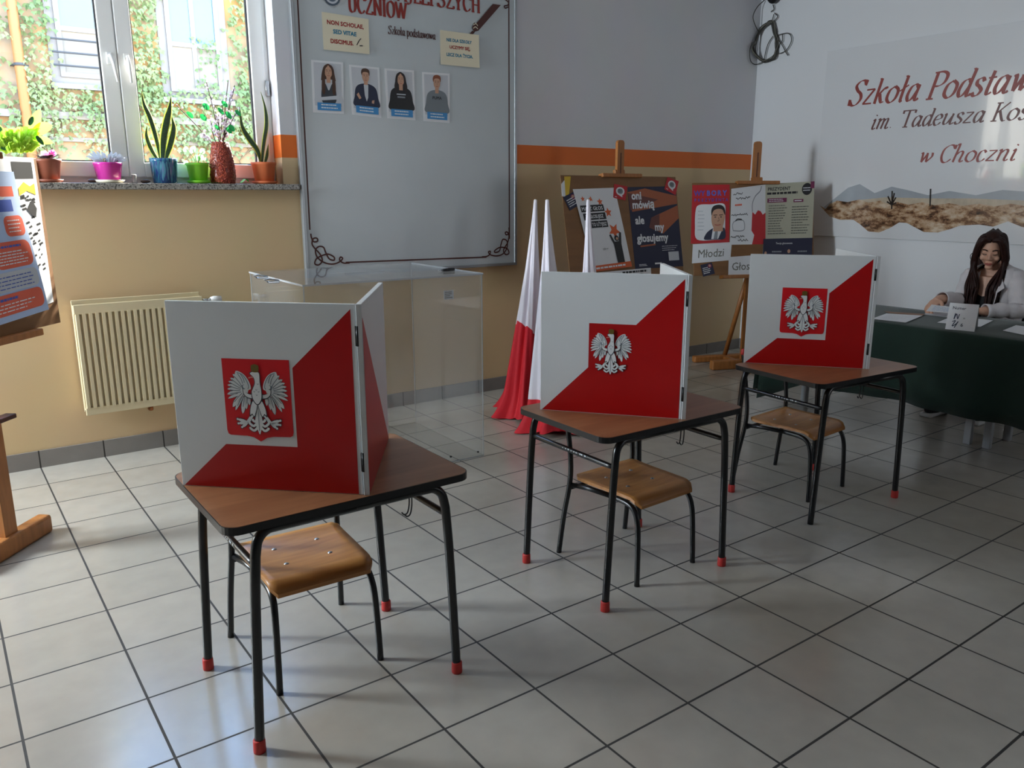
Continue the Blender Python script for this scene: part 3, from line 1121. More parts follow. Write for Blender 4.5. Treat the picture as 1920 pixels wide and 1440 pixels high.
# ================================================================== the white eagle on its shield
def eagle(pr, x0, y0, w, h):
    """the emblem inside a w x h box whose lower left corner is (x0, y0); t runs downward"""
    W_, D_, G_ = M['eagle_white'], M['eagle_dark'], M['eagle_gold']

    def P(a, t):
        return (x0 + a * w, y0 + (1 - t) * h)

    def feather(base, tip, wd, bend=0.0):
        bx, by = base
        tx, ty = tip
        dx, dy = tx - bx, ty - by
        L = math.hypot(dx, dy)
        nx_, ny_ = -dy / L, dx / L
        out = []
        prof = ((0, .35), (.2, .75), (.45, 1), (.7, .95), (.88, .6), (1, 0))
        for f, q in prof:
            o = bend * L * math.sin(PI * f)
            out.append((bx + dx * f + nx_ * (wd * q + o), by + dy * f + ny_ * (wd * q + o)))
        for f, q in prof[::-1][1:]:
            o = bend * L * math.sin(PI * f)
            out.append((bx + dx * f + nx_ * (-wd * q + o), by + dy * f + ny_ * (-wd * q + o)))
        return out

    def shape(pts, m, up=True):
        pr.poly([P(*p) for p in pts], m, up)

    def both(pts, m, up=True):
        shape(pts, m, up)
        shape([(1.0 - a, t) for a, t in pts], m, False)

    def sm(pts, n=5):
        return [(q.x, q.y) for q in catmull([(a, t, 0) for a, t in pts], n, True)]
    # wing feathers: dark first, white a bit slimmer on top
    tips = [((.27, .30), (.183, .148), .030), ((.26, .31), (.135, .192), .030), ((.25, .33), (.090, .245), .028), ((.24, .35), (.056, .290), .027),
            ((.23, .37), (.036, .338), .026), ((.23, .395), (.030, .392), .026), ((.23, .42), (.020, .462), .030), ((.25, .45), (.026, .520), .022),
            ((.27, .45), (.092, .632), .042), ((.28, .46), (.132, .675), .030), ((.32, .46), (.243, .718), .044), ((.335, .47), (.310, .655), .030), ((.37, .46), (.365, .600), .030)]
    for lay, m, k in ((0, D_, 1.0), (1, W_, .76)):
        pr.k += 1
        for bs, tp, wd in tips:
            f = feather(bs, tp if lay == 0 else (bs[0] + (tp[0] - bs[0]) * .985, bs[1] + (tp[1] - bs[1]) * .985), wd * k, 0.03)
            both(f, m, False)
    # full upper wing, with its rolled leading edge
    wing = [(.190, .152), (.255, .162), (.325, .205), (.378, .275), (.405, .345), (.400, .385), (.365, .40), (.335, .455), (.25, .475), (.175, .43), (.145, .36), (.150, .28), (.165, .21)]
    both(sm(wing, 5), W_)
    quill = M['eagle_line']
    pr.k += 1
    for pts in (((.150, .215), (.225, .290), (.262, .345)), ((.115, .262), (.200, .320), (.255, .360)), ((.085, .305), (.180, .350), (.250, .375)), ((.075, .352), (.170, .378), (.245, .392)),
                ((.070, .402), (.160, .408), (.240, .408)), ((.075, .452), (.165, .440), (.250, .425)), ((.130, .560), (.190, .500), (.262, .440)), ((.175, .610), (.225, .535), (.285, .450)),
                ((.262, .620), (.282, .540), (.305, .460)), ((.325, .575), (.335, .520), (.345, .470)), ((.215, .185), (.262, .250), (.285, .315)), ((.262, .190), (.300, .250), (.312, .300))):
        for sg in (0, 1):
            q = [P(1 - a_ if sg else a_, t_) for a_, t_ in pts]
            pr.line(q, .0105 * w, quill, n=4, up=False)
    both(sm([(.262, .345), (.300, .325), (.325, .350), (.310, .385), (.275, .385)], 4), quill)
    both(sm([(.285, .340), (.312, .330), (.330, .352), (.318, .375), (.295, .372)], 4), W_)
    pr.k += 1
    for sg in (0, 1):
        pr.line([P(1 - a_ if sg else a_, t_) for a_, t_ in ((.205, .170), (.285, .195), (.345, .265), (.375, .345), (.362, .380))], .010 * w, quill, n=5, up=False)
    # bones of the wing running into the breast
    both(sm([(.280, .375), (.325, .425), (.400, .445), (.470, .425), (.480, .520), (.420, .515), (.340, .500), (.285, .450)]), D_)
    both(sm([(.290, .382), (.330, .430), (.400, .455), (.475, .435), (.480, .510), (.420, .503), (.345, .488), (.295, .445)]), W_)
    # legs and talons
    for lay, m, g in ((0, D_, .010), (1, W_, 0)):
        pr.k += 1
        both([(.395 - g, .70), (.435 + g, .715), (.345 + g, .835 + g), (.300 - g, .810 + g)], m, False)
        for tp in ((.165, .785), (.172, .842), (.225, .89), (.390, .858)):
            both(feather((.325, .822), tp, .020 + g), m, False)
            both([(tp[0] + (.018 + g) * math.cos(q), tp[1] + (.015 + g) * math.sin(q)) for q in [i * PI / 4 for i in range(8)]], m, False)
    # tail
    for lay, m, g in ((0, D_, .009), (1, W_, 0)):
        pr.k += 1
        shape(sm([(.455 - g, .56), (.545 + g, .56), (.540 + g, .70), (.560 + g, .82), (.528, .92), (.5, .978 + g), (.472, .92), (.440 - g, .82), (.46 - g, .70)]), m, False)
        for dx, t0, t1 in ((.090, .79, .795), (.145, .85, .835), (.135, .91, .905)):
            for sgn in (-1, 1):
                pts = [(.5 + sgn * .02, t0 - .03), (.5 + sgn * dx * .6, t0 + .018), (.5 + sgn * dx, t1 + .0), (.5 + sgn * (dx + .010), t1 - .022)]
                pr.line([P(*p) for p in pts], (.036 + 2 * g) * w, m, n=5, up=False)
    pr.k += 1
    pr.line([P(.5, .60), P(.5, .93)], .010 * w, quill, smooth=False, up=False)
    # thighs
    both(sm([(.425, .52), (.495, .55), (.480, .66), (.440, .755), (.405, .722), (.362, .742), (.375, .63)]), D_)
    both(sm([(.433, .535), (.490, .56), (.472, .655), (.436, .735), (.405, .703), (.376, .718), (.386, .63)]), W_)
    # body, neck and head turned to the left
    shape(sm([(.415, .42), (.435, .37), (.472, .30), (.462, .235), (.405, .175), (.45, .146), (.52, .146), (.572, .17), (.572, .30), (.585, .40), (.575, .52), (.5, .590), (.425, .52)]), D_)
    shape(sm([(.426, .42), (.446, .373), (.484, .30), (.472, .225), (.420, .178), (.455, .156), (.52, .156), (.560, .175), (.560, .30), (.573, .40), (.562, .51), (.5, .576), (.438, .51)]), W_)
    shape([(.385, .226), (.45, .210), (.475, .228), (.44, .230), (.392, .242)], M['shield_edge'])
    pr.k += 1
    for a_, t_ in ((.465, .41), (.535, .41), (.5, .455), (.5, .385), (.53, .31)):
        pr.line([P(a_ - .012, t_ - .008), P(a_, t_ + .008), P(a_ + .012, t_ - .008)], .006 * w, quill, n=3, up=False)
    # crown
    shape(sm([(.44, .075), (.47, .06), (.50, .052), (.53, .06), (.56, .075), (.548, .15), (.452, .15)], 4), G_)


M['eagle_line'] = mat('eagle_quill_lines', '6f7a84', 0.4)
M['shield_edge'] = mat('pale_pink_line', 'd98a80', 0.5)


def shield(pr, x0, y0, w, h, m):
    """straight top, rounded lower corners, pointed base"""
    pts = [(0, 1), (1, 1), (1, .13), (.985, .085), (.95, .07), (.70, .066), (.60, .05), (.5, 0), (.40, .05), (.30, .066), (.05, .07), (.015, .085), (0, .13)]
    pr.poly([(x0 + a * w, y0 + t * h) for a, t in pts], m)


# ================================================================== voting screens
def voting_screen(label, A, B, Cc, kind):
    """A, B: foot of the front panel from left to right, Cc: foot of the far end of the side panel"""
    z0, H, T = TOPZ, 0.547, 0.011
    t = thing('voting_screen', label, 'voting screen', (A.x, A.y, z0), 0, 'cardboard voting screens on the desks')
    a = axes((A.x, A.y, z0), (B - A), (0, 0, 1))
    W = (B - A).length
    f = MB().rbox(0, W, 0, H, -T, 0, 0.001, 0, a, 1)
    front = f.build('front_panel', M['panel_white'], t)
    pr = Print(a, base=0.0003, step=0.00022)
    if kind == 'framed':
        s = (0.268, 0.660, 0.246, 0.722)
        red = [(.012, .004), (s[0], s[2]), (s[1], s[2]), (s[1], .668), (.978, .975), (.978, .004)]
    else:
        s = (0.345, 0.67, 0.335, 0.65)
        red = [(.012, .004), (s[0], s[2]), (s[0], s[3]), (s[1], s[3]), (.985, .972), (.985, .004)]
    pr.poly([(x * W, y * H) for x, y in red], M['panel_red'])
    pr.build('red_print', t)
    pr = Print(a, base=0.0007, step=0.00022)
    if kind == 'framed':
        shield(pr, .282 * W, .268 * H, .362 * W, .440 * H, M['shield_red'])
        eagle(pr, .290 * W, .300 * H, .346 * W, .405 * H)
    else:
        eagle(pr, .350 * W, .285 * H, .305 * W, .350 * H)
    pr.build('coat_of_arms', t)
    # side panel hinged behind the right edge
    d = (Cc - B).normalized()
    uu = (B - A).normalized()
    S0 = B + uu * 0.019
    n_in = V((-d.y, d.x, 0))
    a2 = axes((S0.x, S0.y, z0), (d.x, d.y, 0), (0, 0, 1))
    L2 = (Cc - S0).length
    side = MB().rbox(0, L2, 0, H, -0.016, 0, 0.001, 0, a2, 1).build('side_panel', M['panel_white'], t)
    q = Print(a2, base=0.0003)
    q.poly([(.004, .004 * H), (L2 * .99, .004 * H), (L2 * .02, H * .93), (.004, H * .93)], M['panel_red'])
    q.build('red_print', side)
    for zf in (0.18, 0.84):
        h = MB()
        h.rbox(W - 0.002, W + 0.008, H * zf - 0.028, H * zf + 0.028, -0.010, 0.0012, 0.001, 0, a, 1)
        h.tube([a[0] + a[1] * (W + 0.005) + a[2] * (H * zf - 0.028) + a[3] * 0.001, a[0] + a[1] * (W + 0.005) + a[2] * (H * zf + 0.028) + a[3] * 0.001], 0.0035, 8)
        h.build('hinge', M['black_plastic'], t)
    return t


voting_screen('nearest white and red voting screen with framed eagle shield, on the nearest desk', on_z(343, 910, TOPZ), on_z(681, 928, TOPZ), on_z(719, 822, TOPZ), 'framed')
sB = on_z(1276, 786, TOPZ)
voting_screen('middle voting screen whose eagle sits straight on the red, on the middle desk', on_z(1013, 768, TOPZ), sB, V((2.17, -2.70, 0.69)), 'plain')
voting_screen('farthest voting screen with framed eagle shield, on the farthest desk', on_z(1394, 680, TOPZ), on_z(1622, 692, TOPZ), V((3.63, -2.60, 0.69)), 'framed')

# ================================================================== sheets: a quad of paper with print in its own 0..1 square
class Sheet(Print):
    def __init__(s, TL, TR, BL, BR, n, paper, thick=0.0012, lift=0.001, curl=None):
        s.c = [V(TL), V(TR), V(BL), V(BR)]
        s.n = V(n).normalized()
        s.mb, s.mats, s.k, s.step, s.lift, s.curl = MB(), [], 0, 0.0003, lift + thick, curl
        s.w = ((s.c[1] - s.c[0]).length + (s.c[3] - s.c[2]).length) / 2
        s.h = ((s.c[0] - s.c[2]).length + (s.c[1] - s.c[3]).length) / 2
        s.asp = s.h / s.w
        m = 8
        mi = s.mi(paper)
        vs = [s.at(i / m, j / m, -thick) for j in range(m + 1) for i in range(m + 1)] + [s.at(i / m, j / m, 0) for j in range(m + 1) for i in range(m + 1)]
        N = (m + 1) ** 2
        fs = []
        for j in range(m):
            for i in range(m):
                a = j * (m + 1) + i
                fs += [(N + a, N + a + 1, N + a + m + 2, N + a + m + 1), (a, a + m + 1, a + m + 2, a + 1)]
        for i in range(m):
            for a, c in ((i, i + 1), ((m + 1) * m + i + 1, (m + 1) * m + i)):
                fs.append((a, c, N + c, N + a))
            for a, c in (((i + 1) * (m + 1), i * (m + 1)), (i * (m + 1) + m, (i + 1) * (m + 1) + m)):
                fs.append((a, c, N + c, N + a))
        s.mb.add(vs, fs, mi)

    def at(s, x, y, h):
        p = s.c[0] * ((1 - x) * y) + s.c[1] * (x * y) + s.c[2] * ((1 - x) * (1 - y)) + s.c[3] * (x * (1 - y))
        return p + s.n * (s.lift + h + (s.curl(x, y) if s.curl else 0))

    def t(s, body, x, y, size, m, bold=0.0, align='CENTER', sx=1.0, shear=0.0):
        return s.text(body, x, y, size, m, shear, bold, align, s.asp * sx)

    def lines(s, x0, x1, y0, y1, n, m, th=0.35, ragged=0.25, seed=1):
        """rows of print too small to read"""
        r = random.Random(seed)
        dy = (y1 - y0) / n
        s.k += 1
        for i in range(n):
            y = y1 - (i + 1) * dy + dy * (1 - th) / 2
            x = x0
            xe = x1 - (x1 - x0) * ragged * r.random()
            while x < xe:
                w = (x1 - x0) * r.uniform(0.05, 0.16)
                s.rect(x, min(xe, x + w), y, y + dy * th, m, False)
                x += w + (x1 - x0) * 0.022
        return s


def person_print(sh, cx, base, k, hair, skin, top, hairstyle, extra=None, wx=1.0):
    """half-length portrait printed on a sheet; k = height of the figure in sheet units"""
    A = sh.asp

    def P(a, t):
        return (cx + a * k * A * wx, base + t * k)

    def sm(pts, n=5):
        return [(q.x, q.y) for q in catmull([(*P(a, t), 0) for a, t in pts], n, True)]
    if hairstyle == 'long':
        sh.poly(sm([(-.12, .42), (-.17, .62), (-.14, .88), (0, 1.0), (.14, .88), (.17, .62), (.14, .42)]), hair)
    if hairstyle == 'verylong':
        sh.poly(sm([(-.24, .22), (-.22, .5), (-.15, .86), (0, 1.0), (.14, .86), (.22, .5), (.25, .22), (.12, .25), (-.10, .25)]), hair)
    sh.poly(sm([(-.36, 0), (-.36, .25), (-.30, .50), (-.12, .60), (.12, .60), (.30, .50), (.36, .25), (.36, 0)]), top)
    sh.poly([P(-.055, .52), P(.055, .52), P(.06, .70), P(-.06, .70)], skin)
    if extra:
        extra(sh, P, sm)
    sh.poly(sm([(0, .635), (-.085, .70), (-.105, .82), (-.07, .93), (0, .955), (.07, .93), (.105, .82), (.085, .70)]), skin)
    if hairstyle == 'short':
        sh.poly(sm([(-.11, .82), (-.13, .90), (-.09, .985), (.02, 1.01), (.11, .97), (.125, .88), (.105, .82), (.08, .90), (-.02, .915), (-.085, .89)]), hair)
    else:
        for sg in (-1, 1):
            lo = .22 if hairstyle == 'verylong' else .45
            sh.poly(sm([(0, .985), (sg * .03, .93), (sg * .085, .86), (sg * .10, .70), (sg * .10, lo + .1), (sg * .15, lo), (sg * .20, lo + .15), (sg * .17, .75), (sg * .145, .88), (sg * .09, .96)]), hair, sg < 0)
    D = M['hair_dark_print']
    for sg in (-1, 1):
        sh.ellipse(*P(sg * .042, .815), .016 * k * A, .008 * k, D, sg < 0, 8)
        sh.line([P(sg * .02, .845), P(sg * .07, .848)], .008 * k, D, smooth=False, up=False)
    sh.line([P(-.035, .705), P(0, .698), P(.035, .705)], .010 * k, M['maroon_text'])
    sh.line([P(0, .80), P(.012, .75), P(-.006, .748)], .006 * k, M['hair_brown_print'])


# ================================================================== whiteboard on the wall
WBY = -0.032
t = thing('whiteboard', 'large grey whiteboard with a scrolled brown border on the window wall', 'board', (2.51, WBY, 0.985))
bx0, bx1, bz0, bz1 = 1.648, 3.372, 0.985, 3.12
MB().box(bx0 + 0.01, bx1 - 0.01, -0.026, -0.001, bz0 + 0.01, bz1 - 0.01).build('panel', mat('whiteboard_enamel', 'c6cdd0', 0.32, noise=0.05, nscale=2), t)
f = MB()
q = 0.022
f.rbox(bx0, bx0 + q, WBY - 0.004, 0, bz0, bz1, 0.003)
f.rbox(bx1 - q, bx1, WBY - 0.004, 0, bz0, bz1, 0.003)
f.rbox(bx0 + q, bx1 - q, WBY - 0.004, 0, bz0, bz0 + q, 0.003)
f.rbox(bx0 + q, bx1 - q, WBY - 0.004, 0, bz1 - q, bz1, 0.003)
f.build('frame', M['alu'], t)
wba = axes((0, -0.0262, 0), (1, 0, 0), (0, 0, 1))
YB = -0.0262


def wb(px, py):
    p = on_y(px, py, YB)
    return (p.x, p.z)


pr = Print(wba)
Bm = M['brown_print']
lw = 0.010
pr.line([wb(558, 0), wb(581, 431)], lw, Bm, smooth=False)
pr.line([(wb(558, 0)[0], 3.08), wb(558, 0)], lw, Bm, smooth=False)
pr.line([wb(955, 448), wb(954, 20)], lw, Bm, smooth=False)
pr.line([wb(954, 20), (wb(954, 20)[0], 3.08)], lw, Bm, smooth=False)
pr.line([wb(648, 492), wb(912, 482)], lw, Bm, smooth=False)
k = 410 / 1920.0


def z6(x, y):
    return wb(570 + x * k, 420 + y * k)


pr.line([z6(*p) for p in ((58, 85), (65, 120), (85, 155), (118, 150), (112, 125), (80, 130), (70, 175), (95, 215), (140, 265), (160, 320), (130, 358), (95, 350), (105, 310), (150, 280), (210, 265),
                          (262, 290), (262, 318), (220, 305), (190, 250), (170, 205), (130, 198), (100, 230), (115, 290), (170, 335), (240, 352), (300, 338), (338, 305), (320, 290), (312, 315), (345, 342), (400, 342))], lw, Bm)
pr.line([z6(*p) for p in ((1798, 30), (1798, 80), (1775, 95), (1765, 75), (1785, 72), (1798, 110), (1785, 165), (1750, 230), (1770, 268), (1798, 255), (1780, 215), (1720, 205), (1672, 235), (1680, 250), (1715, 235),
                          (1728, 180), (1745, 135), (1780, 150), (1780, 210), (1745, 262), (1690, 280), (1635, 270), (1618, 245), (1635, 240), (1628, 268), (1600, 285), (1560, 288))], lw, Bm)
z7 = lambda x, y: wb(560 + x * 420 / 1920, y * 420 / 1920)
pr.line([z7(*p) for p in ((1795, 60), (1770, 70), (1762, 52), (1790, 45), (1796, 20), (1760, -10))], 0.009, Bm)
# heading, roundel and rolled diploma drawn on the board
serif(pr, 'UCZNIÓW', 2.035, 2.665, 0.098, M['red_text'], 0.0, 0.92, 1.9)
serif(pr, 'NAJLEPSZYCH', 2.31, 2.775, 0.095, M['red_text'], 0.0, 1.13, 1.9)
serif(pr, 'Szkoła podstawowa', 2.315, 2.56, 0.052, M['brown_print'], 0.0, 0.80, 1.25)
cx, cz = wb(621, -8)
pr.ellipse(cx, cz, 0.060, 0.060, mat('slate_print', '4c5a68', 0.5))
pr.ellipse(cx, cz, 0.048, 0.048, M['lightgrey_print'])
pr.ellipse(cx, cz, 0.036, 0.036, mat('slate_print2', '5f6d7c', 0.5))
pr.poly([z7(*p) for p in ((1660, 35), (1728, 45), (1535, 265), (1505, 215))], mat('maroon_roll', '4e1f18', 0.5))
pr.poly([z7(*p) for p in ((1500, 195), (1530, 215), (1535, 265), (1500, 275), (1480, 235))], M['brown_print'])
pr.line([z7(*p) for p in ((1490, 215), (1515, 205), (1530, 225))], 0.006, M['cream'])
pr.line([z7(*p) for p in ((1490, 245), (1510, 232), (1530, 250))], 0.006, M['cream'])
pr.poly([z7(*p) for p in ((1480, 265), (1505, 275), (1490, 295), (1462, 292))], M['brown_print'])
pr.build('drawn_border', t)


def wsheet(TL, TR, BL, BR, paper, curl=None, lift=0.0008):
    return Sheet(*[on_y(*p, YB) for p in (TL, TR, BL, BR)], (0, -1, 0), paper, 0.0008, lift, curl)


def fin(sh, name, label, cat, group=None):
    return tag(sh.build(name), label, cat, group)


s = wsheet((603, 22), (691, 36), (606, 93), (692, 102), M['cream'], lambda x, y: 0.006 * (1 - y) ** 2)
s.t('NON SCHOLAE,', .49, .70, .160, M['maroon_text'], 0.035)
s.t('SED VITAE', .47, .465, .160, M['teal_text'], 0.035)
s.t('DISCIMUS.', .40, .20, .160, M['maroon_text'], 0.035)
s.line([(.72, .22), (.78, .36), (.82, .42)], .02, M['black_print'])
s.line([(.78, .21), (.85, .22)], .03, M['black_print'], smooth=False)
fin(s, 'paper_note', 'cream note reading NON SCHOLAE, taped upper left on the whiteboard', 'note', 'cream motto notes')
s = wsheet((825, 56), (897, 66), (825, 121), (897, 128), M['cream'], lambda x, y: 0.010 * (1 - y) ** 2 + 0.006 * x * x)
s.t('NIE DLA SZKOŁY', .48, .70, .130, M['teal_text'], 0.035, sx=.93)
s.t('UCZYMY SIĘ,', .50, .50, .130, M['maroon_text'], 0.035)
s.t('LECZ DLA ŻYCIA.', .49, .27, .130, M['teal_text'], 0.035, sx=.95)
fin(s, 'paper_note', 'cream note reading NIE DLA SZKOŁY, taped upper right on the whiteboard', 'note', 'cream motto notes')

por = [((583, 112), (643, 117), (587, 211), (645, 214)), ((654, 121), (711, 127), (660, 215), (715, 221)),
       ((721, 128), (776, 132), (726, 222), (779, 226)), ((791, 135), (843, 138), (794, 227), (843, 231))]


def ex_vest(sh, P, sm):
    sh.poly(sm([(-.18, .02), (-.20, .35), (-.10, .50), (0, .33), (.10, .50), (.20, .35), (.18, .02)]), mat('dark_vest', '3a4048', .6))
    sh.poly([P(-.30, .06), P(.30, .12), P(.30, .22), P(-.30, .14)], M['lightgrey_print'])


def ex_suit(sh, P, sm):
    sh.poly([P(-.07, .58), P(.07, .58), P(.05, .25), P(.0, .14), P(-.05, .3)], M['lightgrey_print'])
    sh.poly([P(-.30, .30), P(-.24, .36), P(-.16, .22), P(-.22, .18)], M['skin_print'])
    sh.poly([P(.16, .18), P(.24, .20), P(.22, .10), P(.15, .11)], M['skin_print'], False)


def ex_hood(sh, P, sm):
    sh.rect(P(-.14, 0)[0], P(.14, 0)[0], P(0, .40)[1], P(0, .425)[1], M['lightgrey_print'])
    sh.rect(P(-.12, 0)[0], P(.12, 0)[0], P(0, .32)[1], P(0, .36)[1], M['grey_print'], False)


def ex_puma(sh, P, sm):
    c = P(0, .36)
    sh.t('PUMA', c[0], c[1], .085, M['black_print'], .02)


pd = [('verylong', M['hair_brown_print'], M['lightgrey_print'], ex_vest, 'girl with very long hair'),
      ('short', M['hair_brown_print'], M['navy2'], ex_suit, 'boy in a dark blazer'),
      ('long', M['hair_dark_print'], M['black_print'], ex_hood, 'dark haired pupil in a black hoodie'),
      ('short', M['hair_red_print'], mat('grey_knit', '7d848a', .6), ex_puma, 'red haired boy in grey')]
for q, (hs, hc, tc_, ex, lb) in zip(por, pd):
    s = wsheet(*q, M['paper'])
    s.rect(.07, .93, .14, .96, M['lightgrey_print'])
    person_print(s, .52, .19, .76, hc, M['skin_print'], tc_, hs, ex)
    s.rect(.14, .90, .055, .20, M['caption_blue'])
    s.lines(.26, .80, .075, .19, 2, M['paper'], .38, .15, len(lb))
    fin(s, 'portrait_print', 'portrait print of a ' + lb + ' on the whiteboard', 'photo', 'portrait prints on the whiteboard')

# ================================================================== glossy school sign on the right wall
SX = X1 - 0.022
t = thing('wall_sign', 'large glossy white school sign with brown lettering on the right wall', 'sign', (X1, -2.6, 1.15))
M['sign_gloss'] = mat('glossy_white_sign', 'd9d9db', 0.12, spec=0.5, coat=0.6)
MB().rbox(-4.6, -0.746, 1.157, 2.722, 0, 0.02, 0.002, 0, (V((X1, 0, 0)), V((0, 1, 0)), V((0, 0, 1)), V((-1, 0, 0)))).build('panel', M['sign_gloss'], t)
sa = axes((X1 - 0.0205, 0, 0), (0, -1, 0), (0, 0, 1))
pr = Print(sa, step=0.0003)


def sg(px, py):
    p = on_x(px, py, X1 - 0.0205)
    return (-p.y, p.z)


x, z = sg(1589, 199)
x2, z2 = sg(1919, 172)
serif(pr, 'Szkoła Podstawowa', x, z, 0.195, M['sign_text'], 0.28, 1.03, 1.45, (z2 - z) / (x2 - x))
pr.build('lettering', t)
pr = Print(sa, step=0.0003)
x, z = sg(1631, 243)
x2, z2 = sg(1915, 224)
serif(pr, 'im. Tadeusza Kościuszki', x, z, 0.128, M['sign_text_dark'], 0.28, 1.20, 1.5, (z2 - z) / (x2 - x))
pr.build('lettering', t)
pr = Print(sa, step=0.0003)
x, z = sg(1720, 306)
x2, z2 = sg(1895, 301)
serif(pr, 'w Choczni', x, z, 0.128, M['sign_text'], 0.28, 1.24, 1.5, (z2 - z) / (x2 - x))
pr.build('lettering', t)
# torn-edged strip of painted countryside (a plain stand-in)
m, nt, bs = new_mat('painted_countryside')
tc = nt.nodes.new('ShaderNodeTexCoord')
n1 = nt.nodes.new('ShaderNodeTexNoise')
n1.inputs['Scale'].default_value = 9
n1.inputs['Detail'].default_value = 9
n1.inputs['Roughness'].default_value = 0.7
mp = nt.nodes.new('ShaderNodeMapping')
mp.inputs['Scale'].default_value = (1, 1, 2.0)
nt.links.new(tc.outputs['Object'], mp.inputs[0])
nt.links.new(mp.outputs[0], n1.inputs['Vector'])
r = nt.nodes.new('ShaderNodeValToRGB')
e = r.color_ramp.elements
e[0].position, e[0].color = 0.36, (*lin('3a2a20'), 1)
e[1].position, e[1].color = 0.66, (*lin('d2bfa8'), 1)
for p_, c_ in ((0.44, '7a563c'), (0.51, 'b08e6e')):
    q = e.new(p_)
    q.color = (*lin(c_), 1)
nt.links.new(n1.outputs['Fac'], r.inputs[0])
nt.links.new(r.outputs[0], bs.inputs['Base Color'])
bs.inputs['Roughness'].default_value = 0.14
M['hills'] = mat('pale_hills_print', 'a9aeb4', 0.14, noise=0.15, nscale=5)
M['plain_print'] = mat('pale_plain_print', 'c4b49e', 0.14, noise=0.2, nscale=14)
pr = Print(sa, step=0.0003)
pr.poly([sg(*p) for p in ((1545, 388), (1560, 376), (1590, 352), (1612, 345), (1640, 362), (1672, 350), (1700, 356), (1740, 366), (1780, 358), (1830, 366), (1880, 356), (1960, 362), (2100, 366), (2100, 395), (1545, 395))], M['hills'])
pr.poly([sg(*p) for p in ((1555, 386), (1600, 376), (1660, 370), (1740, 372), (1820, 372), (1920, 376), (2100, 380), (2100, 400), (1560, 400))], M['plain_print'])
low = [sg(*p) for p in ((1536, 384), (1548, 392), (1556, 382), (1570, 376), (1590, 379), (1612, 374), (1628, 380), (1650, 376), (1662, 382), (1680, 378), (1704, 384), (1730, 379), (1752, 385), (1780, 381), (1806, 386), (1836, 382), (1866, 387), (1895, 382), (1920, 386), (2100, 396), (2100, 430), (2010, 424), (1960, 436), (1915, 425), (1890, 415), (1862, 425),
                        (1835, 421), (1800, 423), (1780, 430), (1758, 436), (1732, 435), (1700, 418), (1686, 417), (1668, 428), (1648, 436), (1628, 434), (1612, 420), (1600, 412), (1575, 412), (1556, 406))]
pr.poly(low, m)
Dk = mat('dark_tree_print', '241b16', 0.2)
for px0, py0, hh in ((1672, 392, 34), (1744, 386, 32)):
    pr.line([sg(px0, py0), sg(px0 + 1, py0 - hh)], 0.012, Dk, smooth=False)
    for dx, dy in ((-7, -24), (8, -22), (-9, -14), (9, -12), (5, -30)):
        if hh > 33:
            pr.line([sg(px0, py0 - 8), sg(px0 + dx, py0 + dy)], 0.012, Dk, smooth=False, up=False)
pr.build('landscape_strip', t)

# ================================================================== coiled cables and a small black device in the corner
t = thing('cable_coil', 'tangled coil of dark cables hanging high in the wall corner', 'cable', (X1 - 0.03, -0.11, 2.85))
rr = random.Random(11)


def cw(px, py, d=0.02):
    p = on_x(px, py, X1 - d)
    return p if p.y < -0.012 else on_y(px, py, -0.012 - d * 0.5)


def cz8(x, y, d=0.02):
    return cw(1380 + x * 180 / 1920, y * 180 / 1920, d)


for i in range(9):
    b = MB()
    d = 0.012 + 0.006 * (i % 4)
    j = lambda s=34: rr.uniform(-s, s)
    loop = [(700 + j(), 430 + j()), (520 + j(), 570 + j()), (400 + j(25), 800 + j()), (370 + j(60), 1000 + j(40)), (480 + j(), 1180 + j()), (620 + j(40), 1220 + j()), (780 + j(30), 1120 + j(30)), (820 + j(40), 900 + j(60)), (780 + j(), 650 + j())]
    b.tube(catmull([cz8(x, y, d) for x, y in loop], 6, True), 0.0045, 6, 0, True)
    b.build('cable_loop', M['cable'] if i % 3 else M['cable_light'], t)
for pts in ([(740, 90), (760, 180), (720, 220), (700, 240)], [(770, 260), (830, 330), (760, 420), (720, 440), (760, 280)], [(570, 0), (420, 150), (340, 350), (420, 580), (470, 640)],
            [(740, 720), (640, 880), (580, 1100), (560, 1260)], [(780, 720), (1040, 665), (1110, 800), (1010, 1000), (860, 1080)], [(800, 730), (920, 900), (1000, 1050), (1040, 1110)],
            [(320, 850), (270, 1050), (300, 1230), (400, 1290), (540, 1240)], [(930, 690), (930, 800), (890, 880)]):
    MB().tube(catmull([cz8(x, y, 0.022) for x, y in pts], 6), 0.0042, 6).build('cable', M['cable'], t)
p = cw(1450, -12, 0.05)
t = thing('camera_pod', 'small black round device mounted above the coiled cables', 'device', p)
b = MB().ell((p.x, p.y, p.z), (0.05, 0.065, 0.085), n=18, m=12)
b.build('housing', M['black_plastic'], t)
MB().tube([(p.x, p.y, p.z + 0.05), (X1, p.y, p.z + 0.08)], 0.015, 8).build('bracket', M['black_plastic'], t)

